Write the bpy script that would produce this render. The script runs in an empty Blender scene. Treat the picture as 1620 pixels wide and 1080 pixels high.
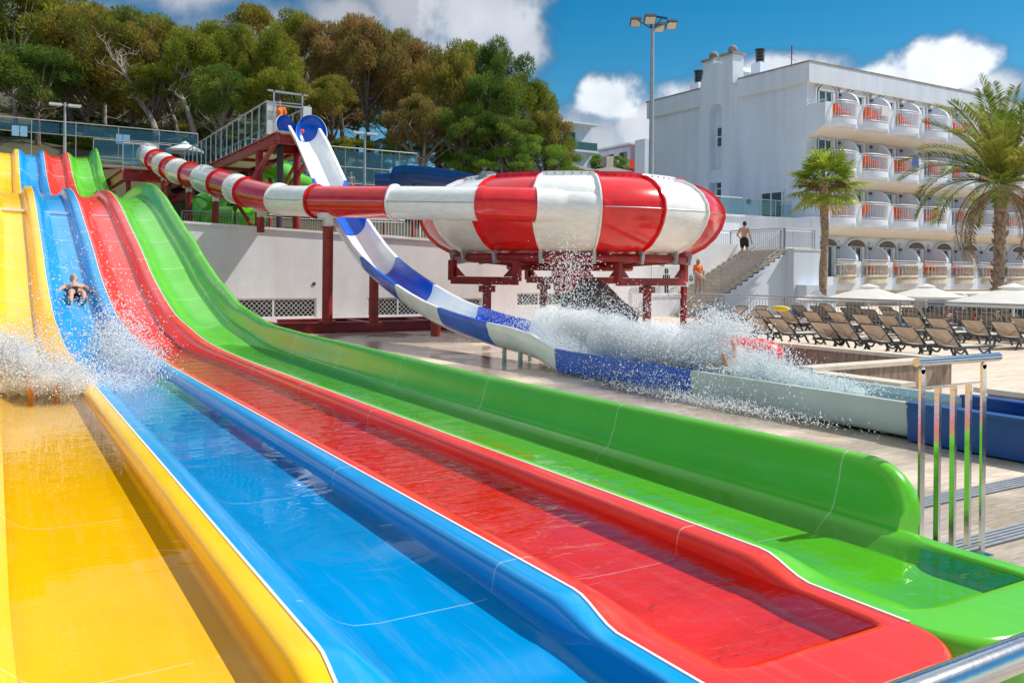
import bpy, bmesh, math, random
import numpy as np
from mathutils import Vector, Matrix
SC = bpy.context.scene
COL = SC.collection
R = math.radians
random.seed(7)

# ------------------------------------------------------------------ camera
TH, F, VH, RHO, HC = .5402, 1367., 432., .0095, 1.75
CS, SN = math.cos(TH), math.sin(TH)
cam = bpy.data.cameras.new('camera'); camo = bpy.data.objects.new('camera', cam); COL.objects.link(camo)
cam.sensor_width = 36; cam.lens = F/1620*36
cam.shift_y = -(540-VH)/1620
cam.clip_start = .05; cam.clip_end = 3000
fw = Vector((SN, CS, 0)); rt = Vector((CS, -SN, 0)); up = Vector((0, 0, 1))
cr, sr = math.cos(RHO), math.sin(RHO)
r2 = rt*cr + up*sr; u2 = up*cr - rt*sr
camo.matrix_world = Matrix(((r2.x, u2.x, -fw.x, 0), (r2.y, u2.y, -fw.y, 0), (r2.z, u2.z, -fw.z, HC), (0, 0, 0, 1)))
SC.camera = camo

def ray(u, v):          # where a point of the photograph lies, as a direction from the eye
    x = (u-810)/F; y = (v-VH)/F
    a = (x-RHO*y)/(1+RHO*RHO); e = (y+RHO*x)/(1+RHO*RHO)
    return np.array([a*CS+SN, CS-a*SN, -e])
def atX(u, v, X): d = ray(u, v); t = X/d[0]; return np.array([X, d[1]*t, HC+d[2]*t])
def atY(u, v, Y): d = ray(u, v); t = Y/d[1]; return np.array([d[0]*t, Y, HC+d[2]*t])
def atZ(u, v, Z): d = ray(u, v); t = (Z-HC)/d[2]; return np.array([d[0]*t, d[1]*t, Z])
def atD(u, v, b): return ray(u, v)*b+np.array([0, 0, HC])

# ------------------------------------------------------------------ sun, sky, exposure
SUN = Vector((.62, -.21, .76)).normalized()
sl = bpy.data.lights.new('sun', 'SUN'); so = bpy.data.objects.new('sun', sl); COL.objects.link(so)
sl.energy = 3.9; sl.angle = R(.5); sl.color = (1, .955, .88)
so.rotation_euler = SUN.to_track_quat('Z', 'Y').to_euler(); so.location = (20, -20, 60)
SC.view_settings.view_transform = 'Standard'; SC.view_settings.look = 'None'
SC.view_settings.exposure = .34; SC.view_settings.gamma = 1
w = bpy.data.worlds.new('World'); SC.world = w; w.use_nodes = True
NT = w.node_tree; N = NT.nodes; Lk = NT.links
def nd(t, **k):
    n = N.new(t)
    for a, b in k.items(): setattr(n, a, b)
    return n
def wmath(op, a, b=None, c=None):
    n = nd('ShaderNodeMath', operation=op)
    for i, x in enumerate((a, b, c)):
        if x is None: continue
        if isinstance(x, (int, float)): n.inputs[i].default_value = x
        else: Lk.new(x, n.inputs[i])
    return n.outputs[0]
bg = N['Background']; bg.inputs[1].default_value = .15
sky = nd('ShaderNodeTexSky', sky_type='NISHITA'); sky.sun_disc = False
sky.sun_elevation = math.asin(SUN.z); sky.sun_rotation = math.atan2(SUN.x, SUN.y)
sky.air_density = 1.0; sky.dust_density = .25; sky.ozone_density = 3.0
hs = nd('ShaderNodeHueSaturation'); hs.inputs['Hue'].default_value = .486; hs.inputs['Saturation'].default_value = 1.5; hs.inputs['Value'].default_value = .54
Lk.new(sky.outputs[0], hs.inputs['Color'])
tc = nd('ShaderNodeTexCoord')
nz = nd('ShaderNodeTexNoise'); nz.inputs['Scale'].default_value = 6.5; nz.inputs['Detail'].default_value = 9; nz.inputs['Roughness'].default_value = .58
Lk.new(tc.outputs['Generated'], nz.inputs['Vector'])
nz2 = nd('ShaderNodeTexNoise'); nz2.inputs['Scale'].default_value = 26; nz2.inputs['Detail'].default_value = 6
Lk.new(tc.outputs['Generated'], nz2.inputs['Vector'])
wob = wmath('ADD', wmath('MULTIPLY', wmath('SUBTRACT', nz.outputs['Fac'], .5), 2.9), wmath('MULTIPLY', wmath('SUBTRACT', nz2.outputs['Fac'], .5), 1.1))
# clouds that stand in the sky round the park: (u, v, radius across, radius up, softness, brightness)
blobs = [(745, 20, 125, 100, .7, .66), (640, 5, 120, 90, .8, .50), (825, 75, 55, 66, .7, .66), (700, 95, 120, 62, .9, .56), (560, 40, 110, 80, 1.0, .44),
         (955, 155, 62, 50, .45, .92), (935, 215, 95, 75, .8, .58), (1010, 205, 80, 62, .7, .70), (1110, 165, 110, 42, .8, .85), (1230, 100, 110, 24, .9, .75),
         (1490, 92, 82, 52, .45, .98), (1415, 122, 95, 36, .6, .88), (1570, 125, 70, 36, .8, .75), (1500, 140, 150, 30, .8, .8),
         (290, -8, 150, 44, 1.1, .52), (420, 60, 140, 60, 1.2, .42), (60, 60, 160, 110, 1.0, .5), (520, 90, 90, 80, .9, .42),
         (-350, 120, 300, 90, .8, .8), (2050, 80, 260, 120, .7, .9), (2500, 250, 260, 90, .7, .85), (-900, 200, 300, 120, .7, .85),
         (150, -620, 520, 330, .9, 1.0), (900, -900, 600, 300, .9, .95), (-700, -500, 420, 300, .9, .95), (1700, -600, 420, 220, .9, .9)]
den = None; bri = None
for (u, v, ru, rv, soft, br) in blobs:
    d = Vector(ray(u, v)).normalized()
    az = math.atan2(d.x, d.y)
    sub = nd('ShaderNodeVectorMath', operation='SUBTRACT'); Lk.new(tc.outputs['Generated'], sub.inputs[0]); sub.inputs[1].default_value = d
    rx = nd('ShaderNodeVectorRotate', rotation_type='Z_AXIS'); Lk.new(sub.outputs[0], rx.inputs['Vector']); rx.inputs['Angle'].default_value = az
    k = 1/Vector(ray(u, v)).length/F
    mu = nd('ShaderNodeVectorMath', operation='MULTIPLY'); Lk.new(rx.outputs[0], mu.inputs[0]); mu.inputs[1].default_value = (1/(ru*k), .6/(ru*k), 1/(rv*k))
    ln = nd('ShaderNodeVectorMath', operation='LENGTH'); Lk.new(mu.outputs[0], ln.inputs[0])
    q = wmath('SUBTRACT', wmath('SUBTRACT', 1.0, ln.outputs['Value']), wmath('MULTIPLY', wob, -.55))
    mr = nd('ShaderNodeMapRange', interpolation_type='SMOOTHSTEP'); Lk.new(q, mr.inputs[0])
    mr.inputs[1].default_value = -soft*.35; mr.inputs[2].default_value = soft*.75+.05
    m = mr.outputs[0]
    mb = wmath('MULTIPLY', m, br)
    den = m if den is None else wmath('MAXIMUM', den, m)
    bri = mb if bri is None else wmath('MAXIMUM', bri, mb)
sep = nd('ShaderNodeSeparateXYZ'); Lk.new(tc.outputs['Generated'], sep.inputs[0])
hi = nd('ShaderNodeMapRange', interpolation_type='SMOOTHSTEP'); Lk.new(wmath('MULTIPLY_ADD', wob, .10, sep.outputs[2]), hi.inputs[0]); hi.inputs[1].default_value = .40; hi.inputs[2].default_value = .60; hi.inputs[4].default_value = .8  # overhead cloud layer, out of view, added to give neutral fill light
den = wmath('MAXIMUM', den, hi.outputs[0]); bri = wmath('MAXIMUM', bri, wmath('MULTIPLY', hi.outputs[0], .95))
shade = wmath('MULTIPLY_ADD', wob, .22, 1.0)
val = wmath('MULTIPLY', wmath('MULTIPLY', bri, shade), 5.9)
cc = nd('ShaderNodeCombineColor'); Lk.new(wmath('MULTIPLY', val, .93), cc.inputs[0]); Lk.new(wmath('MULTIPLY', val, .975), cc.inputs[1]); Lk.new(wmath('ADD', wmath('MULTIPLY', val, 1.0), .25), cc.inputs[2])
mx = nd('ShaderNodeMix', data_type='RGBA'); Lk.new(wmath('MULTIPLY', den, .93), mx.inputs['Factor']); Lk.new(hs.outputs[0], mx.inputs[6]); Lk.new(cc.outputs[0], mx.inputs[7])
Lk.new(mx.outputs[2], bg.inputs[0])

# ------------------------------------------------------------------ materials
MT = {}
def mat(name, col, rough=.5, metal=0, spec=.5, coat=0, var=0, vscale=3, bump=0, bscale=20, col2=None, alpha=1, trans=0, extra=None, bdetail=4, sub=0, stretch=None):
    m = bpy.data.materials.new(name); m.use_nodes = True; t = m.node_tree; n = t.nodes; l = t.links
    p = n['Principled BSDF']; p.inputs['Base Color'].default_value = (*col, 1); p.inputs['Roughness'].default_value = rough
    p.inputs['Metallic'].default_value = metal; p.inputs['Specular IOR Level'].default_value = spec
    p.inputs['Coat Weight'].default_value = coat; p.inputs['Coat Roughness'].default_value = .08
    p.inputs['Alpha'].default_value = alpha; p.inputs['Transmission Weight'].default_value = trans
    tcn = n.new('ShaderNodeTexCoord'); vec = tcn.outputs['Object']
    if stretch:
        mp = n.new('ShaderNodeMapping'); mp.inputs['Scale'].default_value = stretch; l.new(vec, mp.inputs[0]); vec = mp.outputs[0]
    if var or col2:
        a = n.new('ShaderNodeTexNoise'); a.inputs['Scale'].default_value = vscale; a.inputs['Detail'].default_value = 6; l.new(vec, a.inputs['Vector'])
        r = n.new('ShaderNodeValToRGB'); r.color_ramp.elements[0].position = .35; r.color_ramp.elements[1].position = .66
        c2 = col2 if col2 else tuple(min(1, c*(1+var)) for c in col); c1 = col if col2 else tuple(c*(1-var) for c in col)
        r.color_ramp.elements[0].color = (*c1, 1); r.color_ramp.elements[1].color = (*c2, 1)
        l.new(a.outputs['Fac'], r.inputs[0]); l.new(r.outputs[0], p.inputs['Base Color'])
    if bump:
        b = n.new('ShaderNodeTexNoise'); b.inputs['Scale'].default_value = bscale; b.inputs['Detail'].default_value = bdetail; l.new(vec, b.inputs['Vector'])
        bn = n.new('ShaderNodeBump'); bn.inputs['Strength'].default_value = bump; bn.inputs['Distance'].default_value = .02
        l.new(b.outputs['Fac'], bn.inputs['Height']); l.new(bn.outputs[0], p.inputs['Normal'])
    if extra: extra(m, t, n, l, p, vec)
    MT[name] = m; return m

def seams(period, phase):        # pale joint lines across the fibreglass, worn in places
    def f(m, t, n, l, p, vec):
        sx = n.new('ShaderNodeSeparateXYZ'); l.new(vec, sx.inputs[0])
        def mm(op, a, b=None, c=None):
            q = n.new('ShaderNodeMath'); q.operation = op
            for i, x in enumerate((a, b, c)):
                if x is None: continue
                if isinstance(x, (int, float)): q.inputs[i].default_value = x
                else: l.new(x, q.inputs[i])
            return q.outputs[0]
        nn = n.new('ShaderNodeTexNoise'); nn.inputs['Scale'].default_value = 2.3; nn.inputs['Detail'].default_value = 3; l.new(vec, nn.inputs['Vector'])
        wig = mm('MULTIPLY_ADD', nn.outputs['Fac'], .03, sx.outputs[1])
        fr = mm('PINGPONG', mm('ADD', wig, 220-phase), period/2)
        ln = mm('LESS_THAN', fr, mm('MULTIPLY_ADD', sx.outputs[1], .0006, .0032))
        on = mm('GREATER_THAN', nn.outputs['Fac'], .42)
        k = mm('MULTIPLY', mm('MULTIPLY', ln, on), .42)
        src = p.inputs['Base Color'].links[0].from_socket
        mx = n.new('ShaderNodeMix'); mx.data_type = 'RGBA'; l.new(k, mx.inputs['Factor']); l.new(src, mx.inputs[6]); mx.inputs[7].default_value = (.8, .8, .74, 1)
        l.new(mx.outputs[2], p.inputs['Base Color'])
        sk = n.new('ShaderNodeTexNoise'); sk.inputs['Scale'].default_value = 1; sk.inputs['Detail'].default_value = 9; sk.inputs['Roughness'].default_value = .7
        mp2 = n.new('ShaderNodeMapping'); mp2.inputs['Scale'].default_value = (14, .9, 9); l.new(vec, mp2.inputs[0]); l.new(mp2.outputs[0], sk.inputs['Vector'])
        sm = n.new('ShaderNodeMapRange'); l.new(sk.outputs['Fac'], sm.inputs[0]); sm.inputs[1].default_value = .52; sm.inputs[2].default_value = .80; sm.inputs[4].default_value = .10
        mx3 = n.new('ShaderNodeMix'); mx3.data_type = 'RGBA'; l.new(sm.outputs[0], mx3.inputs['Factor']); l.new(mx.outputs[2], mx3.inputs[6]); mx3.inputs[7].default_value = (.80, .80, .76, 1); l.new(mx3.outputs[2], p.inputs['Base Color'])
        # long soft swirls of wear change the gloss
        w2 = n.new('ShaderNodeTexNoise'); w2.inputs['Scale'].default_value = 5; w2.inputs['Detail'].default_value = 7; l.new(vec, w2.inputs['Vector'])
        l.new(mm('MULTIPLY_ADD', w2.outputs['Fac'], .3, .06), p.inputs['Roughness'])
    return f
LANEC = {'yellow': (.97, .55, .001), 'blue': (.0, .30, .68), 'red': (.80, .034, .014), 'green': (.105, .50, .012)}
for k, c in LANEC.items():
    mat(k+'_gelcoat', c, .2, spec=.45, coat=.08, var=.05, vscale=1.6, bump=.06, bscale=7, extra=seams(2.2, 1.56))
mat('seam_white', (.82, .82, .78), .4)
def water_mat(name, tint, bs, bsc, rough=.02, stretch=(1, 1, 1), ior=1.33):
    m = bpy.data.materials.new(name); m.use_nodes = True; t = m.node_tree; n = t.nodes; l = t.links; n.clear()
    o = n.new('ShaderNodeOutputMaterial'); mixs = n.new('ShaderNodeMixShader'); tr = n.new('ShaderNodeBsdfTransparent'); gl = n.new('ShaderNodeBsdfGlossy')
    tr.inputs[0].default_value = (*tint, 1); gl.inputs['Roughness'].default_value = rough
    tcn = n.new('ShaderNodeTexCoord'); mp = n.new('ShaderNodeMapping'); mp.inputs['Scale'].default_value = stretch; l.new(tcn.outputs['Object'], mp.inputs[0])
    b = n.new('ShaderNodeTexNoise'); b.inputs['Scale'].default_value = bsc; b.inputs['Detail'].default_value = 3; b.inputs['Distortion'].default_value = .8; l.new(mp.outputs[0], b.inputs['Vector'])
    bn = n.new('ShaderNodeBump'); bn.inputs['Strength'].default_value = bs; bn.inputs['Distance'].default_value = .05; l.new(b.outputs['Fac'], bn.inputs['Height'])
    fr = n.new('ShaderNodeFresnel'); fr.inputs[0].default_value = ior; l.new(bn.outputs[0], fr.inputs['Normal']); l.new(bn.outputs[0], gl.inputs['Normal'])
    l.new(fr.outputs[0], mixs.inputs[0]); l.new(tr.outputs[0], mixs.inputs[1]); l.new(gl.outputs[0], mixs.inputs[2]); l.new(mixs.outputs[0], o.inputs[0])
    MT[name] = m
water_mat('water_yellow', (1, .98, .9), .07, 2.0, stretch=(.7, 1.6, 1), ior=1.33)
water_mat('water_blue', (.85, .97, 1), .08, 2.0, stretch=(.8, 1.5, 1), ior=1.28)
water_mat('water_red', (1, .90, .90), .30, 4.2, stretch=(.55, 1.4, 1), ior=1.42)
water_mat('water_green', (.92, 1, .88), .16, 4, stretch=(.8, 1.3, 1), ior=1.38)
water_mat('water_trough', (.75, .97, .97), .3, 6)
mat('white_gelcoat', (.82, .84, .83), .22, coat=.3, var=.05, vscale=2)
mat('white_tube', (.84, .85, .82), .22, coat=.3, var=.06, vscale=4, bump=.05, bscale=12, stretch=(1, 1, 3))
mat('red_tube', (.66, .012, .014), .2, coat=.45, var=.22, vscale=3, bump=.05, bscale=12, stretch=(1, 1, 3))
mat('bright_red', (.76, .012, .014), .2, coat=.5, var=.12, vscale=3, bump=.04, bscale=10)
mat('slide_blue', (.0, .105, .60), .24, coat=.1, var=.15, vscale=3)
mat('deep_blue', (.0, .070, .30), .32, coat=.05, var=.15, vscale=3)
mat('pale_gelcoat', (.52, .58, .58), .28, coat=.2, var=.06, vscale=2)
mat('lime', (.10, .55, .015), .25, coat=.3, var=.1)
mat('red_steel', (.30, .018, .018), .42, var=.25, vscale=4, bump=.1, bscale=30)
mat('galvanised', (.42, .44, .46), .42, metal=.5, var=.12, vscale=8)
mat('steel', (.62, .62, .63), .16, metal=1, var=.05, vscale=9, bump=.03, bscale=40)
mat('dark_metal', (.05, .055, .06), .5)
mat('grey_plastic', (.20, .21, .23), .45, var=.1)
def wallmix(m, t, n, l, p, vec):  # rain streaks and patched paint
    s = n.new('ShaderNodeTexNoise'); s.inputs['Scale'].default_value = 1.2; s.inputs['Detail'].default_value = 8
    mp = n.new('ShaderNodeMapping'); mp.inputs['Scale'].default_value = (1, 1, .12); l.new(vec, mp.inputs[0]); l.new(mp.outputs[0], s.inputs['Vector'])
    r = n.new('ShaderNodeMapRange'); l.new(s.outputs['Fac'], r.inputs[0]); r.inputs[1].default_value = .3; r.inputs[2].default_value = .75; r.inputs[3].default_value = 1.03; r.inputs[4].default_value = .86
    src = p.inputs['Base Color'].links[0].from_socket
    v = n.new('ShaderNodeVectorMath'); v.operation = 'SCALE'; l.new(src, v.inputs[0]); l.new(r.outputs[0], v.inputs['Scale']); l.new(v.outputs[0], p.inputs['Base Color'])
mat('white_render', (.84, .84, .86), .85, spec=.2, var=.03, vscale=2, bump=.22, bscale=14, bdetail=8, extra=wallmix)
mat('hotel_paint', (.74, .79, .87), .8, spec=.2, var=.03, vscale=.5, bump=.15, bscale=9, extra=wallmix)
mat('hotel_blue', (.50, .66, .76), .8, spec=.2, var=.04, vscale=.6, extra=wallmix)
mat('cream', (.80, .74, .60), .8, spec=.2, var=.04)
mat('stone_cream', (.55, .48, .38), .85, spec=.2, var=.15, vscale=4, bump=.3, bscale=20)
mat('cap_stone', (.30, .27, .23), .9, var=.25, vscale=3)
mat('glass_dark', (.03, .05, .06), .06, spec=.8)
mat('glass_green', (.06, .12, .12), .08, spec=.7)
mat('frame_white', (.75, .76, .76), .4)
mat('blind_brown', (.16, .12, .09), .7, var=.2, vscale=6)
mat('blind_white', (.70, .70, .66), .7)
mat('orange_plastic', (.85, .13, .02), .4, var=.1)
def sling(k):
    def f(m, t, n, l, p, vec):
        ts = n.new('ShaderNodeBsdfTranslucent'); l.new(p.inputs['Base Color'].links[0].from_socket, ts.inputs[0]); ms = n.new('ShaderNodeMixShader'); ms.inputs[0].default_value = k
        l.new(p.outputs[0], ms.inputs[1]); l.new(ts.outputs[0], ms.inputs[2]); l.new(ms.outputs[0], n['Material Output'].inputs[0])
    return f
mat('lounger_mesh', (.62, .53, .44), .75, var=.08, vscale=5, extra=sling(.42))
mat('lounger_seat', (.62, .55, .46), .75, var=.06, vscale=5, extra=sling(.2))
mat('lounger_frame', (.045, .055, .065), .4)
mat('canvas', (.90, .89, .84), .8, spec=.1, var=.03, vscale=2, extra=sling(.35))
mat('canvas_grey', (.62, .66, .68), .8, spec=.1, var=.08)
mat('skin', (.62, .33, .22), .5, var=.06, vscale=8)
mat('skin_tan', (.45, .22, .13), .5, var=.08, vscale=8)
mat('cloth_orange', (.95, .20, .03), .8, var=.12, vscale=6)
mat('cloth_black', (.012, .012, .015), .7)
mat('cloth_pink', (.75, .08, .2), .8)
mat('cloth_blue', (.05, .12, .35), .8)
mat('hair_dark', (.03, .018, .012), .6)
mat('hair_blond', (.42, .26, .12), .6)
mat('hair_grey', (.35, .32, .28), .6)
mat('face_dark', (.10, .03, .025), .6)
mat('lamp_glass', (.65, .58, .45), .2, spec=.8)
mat('step_stone', (.60, .52, .43), .85, var=.12, vscale=5, bump=.3, bscale=25)
mat('terracotta', (.35, .17, .09), .8, var=.2, vscale=5)
mat('roof_grey', (.22, .20, .18), .8, var=.2)
mat('sticker_red', (.8, .05, .05), .5)
mat('yellow_cloth', (.72, .60, .08), .8)
mat('sign_blue', (.25, .50, .72), .4)
mat('cowl', (.05, .05, .055), .5)
def tran(name, tint, refl, rough=.03):
    m = bpy.data.materials.new(name); m.use_nodes = True; t = m.node_tree; n = t.nodes; l = t.links; n.clear()
    o = n.new('ShaderNodeOutputMaterial'); mixs = n.new('ShaderNodeMixShader'); tr = n.new('ShaderNodeBsdfTransparent'); gl = n.new('ShaderNodeBsdfGlossy')
    tr.inputs[0].default_value = (*tint, 1); gl.inputs['Roughness'].default_value = rough; gl.inputs[0].default_value = (.85, .95, 1, 1); mixs.inputs[0].default_value = refl
    l.new(tr.outputs[0], mixs.inputs[1]); l.new(gl.outputs[0], mixs.inputs[2]); l.new(mixs.outputs[0], o.inputs[0]); MT[name] = m
tran('glass_pane', (.74, .83, .84), .08)
def deck(m, t, n, l, p, vec):
    mp = n.new('ShaderNodeMapping'); mp.inputs['Rotation'].default_value = (0, 0, 0); l.new(vec, mp.inputs[0])
    bk = n.new('ShaderNodeTexBrick'); bk.inputs['Scale'].default_value = 1; bk.inputs['Brick Width'].default_value = 1.2; bk.inputs['Row Height'].default_value = .2
    bk.inputs['Mortar Size'].default_value = .004; bk.inputs['Color1'].default_value = (.63, .50, .38, 1); bk.inputs['Color2'].default_value = (.75, .62, .49, 1); bk.inputs['Mortar'].default_value = (.56, .45, .36, 1)
    l.new(mp.outputs[0], bk.inputs['Vector'])
    g = n.new('ShaderNodeTexNoise'); g.inputs['Scale'].default_value = 3; g.inputs['Detail'].default_value = 8; g.inputs['Distortion'].default_value = 1.2
    mg = n.new('ShaderNodeMapping'); mg.inputs['Scale'].default_value = (1.2, 12, 1); l.new(vec, mg.inputs[0]); l.new(mg.outputs[0], g.inputs['Vector'])
    rg = n.new('ShaderNodeMapRange'); l.new(g.outputs['Fac'], rg.inputs[0]); rg.inputs[1].default_value = .3; rg.inputs[2].default_value = .7; rg.inputs[3].default_value = .70; rg.inputs[4].default_value = 1.18
    v = n.new('ShaderNodeVectorMath'); v.operation = 'SCALE'; l.new(bk.outputs[0], v.inputs[0]); l.new(rg.outputs[0], v.inputs['Scale'])
    # wet patches
    wn = n.new('ShaderNodeTexNoise'); wn.inputs['Scale'].default_value = .55; wn.inputs['Detail'].default_value = 5; l.new(vec, wn.inputs['Vector'])
    sx = n.new('ShaderNodeSeparateXYZ'); l.new(vec, sx.inputs[0])
    near = n.new('ShaderNodeMapRange'); l.new(sx.outputs[0], near.inputs[0]); near.inputs[1].default_value = 9.5; near.inputs[2].default_value = 13.5; near.inputs[3].default_value = .22; near.inputs[4].default_value = -.12
    ad = n.new('ShaderNodeMath'); ad.operation = 'ADD'; l.new(wn.outputs['Fac'], ad.inputs[0]); l.new(near.outputs[0], ad.inputs[1])
    wet = n.new('ShaderNodeMapRange'); wet.interpolation_type = 'SMOOTHSTEP'; l.new(ad.outputs[0], wet.inputs[0]); wet.inputs[1].default_value = .56; wet.inputs[2].default_value = .72
    dk = n.new('ShaderNodeMapRange'); l.new(wet.outputs[0], dk.inputs[0]); dk.inputs[3].default_value = 1; dk.inputs[4].default_value = .74
    v2 = n.new('ShaderNodeVectorMath'); v2.operation = 'SCALE'; l.new(v.outputs[0], v2.inputs[0]); l.new(dk.outputs[0], v2.inputs['Scale']); l.new(v2.outputs[0], p.inputs['Base Color'])
    ro = n.new('ShaderNodeMapRange'); l.new(wet.outputs[0], ro.inputs[0]); ro.inputs[3].default_value = .6; ro.inputs[4].default_value = .16; l.new(ro.outputs[0], p.inputs['Roughness'])
mat('deck', (.4, .35, .28), .6, extra=deck, bump=.08, bscale=9)
mat('plank_wall', (.27, .20, .15), .7, var=.3, vscale=5, stretch=(3, 3, .6), bump=.2)
mat('coping', (.62, .55, .44), .6, var=.08, vscale=6)
mat('hillside', (.085, .062, .035), .95, col2=(.05, .06, .02), vscale=.8, bump=.6, bscale=5)
mat('terrace_ground', (.35, .31, .26), .9, var=.15)
mat('bark', (.16, .125, .10), .95, var=.35, vscale=5, bump=.6, bscale=12)
mat('bark_pale', (.34, .30, .26), .95, var=.3, vscale=5, bump=.5, bscale=12)
mat('palm_bark', (.40, .28, .19), .95, var=.4, vscale=9, bump=1, bscale=30)
def leafmat(name, c1, c2, c3):
    def f(m, t, n, l, p, vec):
        oi = n.new('ShaderNodeObjectInfo')
        a = n.new('ShaderNodeTexNoise'); a.inputs['Scale'].default_value = .45; a.inputs['Detail'].default_value = 4
        ad = n.new('ShaderNodeVectorMath'); l.new(vec, ad.inputs[0]); cb = n.new('ShaderNodeCombineXYZ'); 
        ml = n.new('ShaderNodeMath'); ml.operation = 'MULTIPLY'; l.new(oi.outputs['Random'], ml.inputs[0]); ml.inputs[1].default_value = 40; l.new(ml.outputs[0], cb.inputs[0]); l.new(cb.outputs[0], ad.inputs[1]); l.new(ad.outputs[0], a.inputs['Vector'])
        r = n.new('ShaderNodeValToRGB'); e = r.color_ramp.elements; e[0].position = .38; e[1].position = .64; e[0].color = (*c1, 1); e[1].color = (*c3, 1)
        q = e.new(.5); q.color = (*c2, 1)
        l.new(a.outputs['Fac'], r.inputs[0])
        b = n.new('ShaderNodeTexNoise'); b.inputs['Scale'].default_value = 3.5; l.new(vec, b.inputs['Vector'])
        mr = n.new('ShaderNodeMapRange'); l.new(b.outputs['Fac'], mr.inputs[0]); mr.inputs[1].default_value = .3; mr.inputs[2].default_value = .7; mr.inputs[3].default_value = .8; mr.inputs[4].default_value = 1.7
        v = n.new('ShaderNodeVectorMath'); v.operation = 'SCALE'; l.new(r.outputs[0], v.inputs[0]); l.new(mr.outputs[0], v.inputs['Scale']); l.new(v.outputs[0], p.inputs['Base Color'])
        ts = n.new('ShaderNodeBsdfTranslucent'); l.new(v.outputs[0], ts.inputs[0]); ms = n.new('ShaderNodeMixShader'); ms.inputs[0].default_value = .38
        out = n['Material Output']; l.new(p.outputs[0], ms.inputs[1]); l.new(ts.outputs[0], ms.inputs[2]); l.new(ms.outputs[0], out.inputs[0])
    mat(name, c1, .7, spec=.15, extra=f)
leafmat('pine_green', (0.104, 0.136, 0.016), (0.184, 0.208, 0.022), (0.272, 0.256, 0.036))
leafmat('pine_olive', (0.120, 0.128, 0.021), (0.216, 0.200, 0.032), (0.288, 0.200, 0.048))
leafmat('pine_rust', (0.160, 0.152, 0.036), (0.256, 0.176, 0.056), (0.320, 0.192, 0.072))
leafmat('pine_dark', (0.056, 0.104, 0.018), (0.104, 0.168, 0.024), (0.192, 0.224, 0.032))
leafmat('bush_green', (0.088, 0.176, 0.018), (0.152, 0.256, 0.028), (0.224, 0.320, 0.040))
leafmat('palm_leaf', (.13, .21, .02), (.25, .32, .035), (.38, .38, .06))
leafmat('date_leaf', (.09, .15, .02), (.17, .22, .03), (.27, .27, .05))
leafmat('palm_dry', (.24, .17, .09), (.30, .20, .10), (.36, .25, .14))
def foam(m, t, n, l, p, vec):
    ts = n.new('ShaderNodeBsdfTranslucent'); ts.inputs[0].default_value = (.9, .94, .97, 1); ms = n.new('ShaderNodeMixShader'); ms.inputs[0].default_value = .45
    out = n['Material Output']; l.new(p.outputs[0], ms.inputs[1]); l.new(ts.outputs[0], ms.inputs[2]); l.new(ms.outputs[0], out.inputs[0])
mat('foam', (.97, .98, .99), .35, spec=.5, extra=foam)
m = bpy.data.materials.new('spray_mist'); m.use_nodes = True; t = m.node_tree; t.nodes.clear(); o = t.nodes.new('ShaderNodeOutputMaterial'); pv = t.nodes.new('ShaderNodeVolumeScatter')
pv.inputs['Color'].default_value = (1, 1, 1, 1); pv.inputs['Density'].default_value = 3.4; pv.inputs['Anisotropy'].default_value = 0; t.links.new(pv.outputs[0], o.inputs['Volume']); MT['spray_mist'] = m

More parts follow.
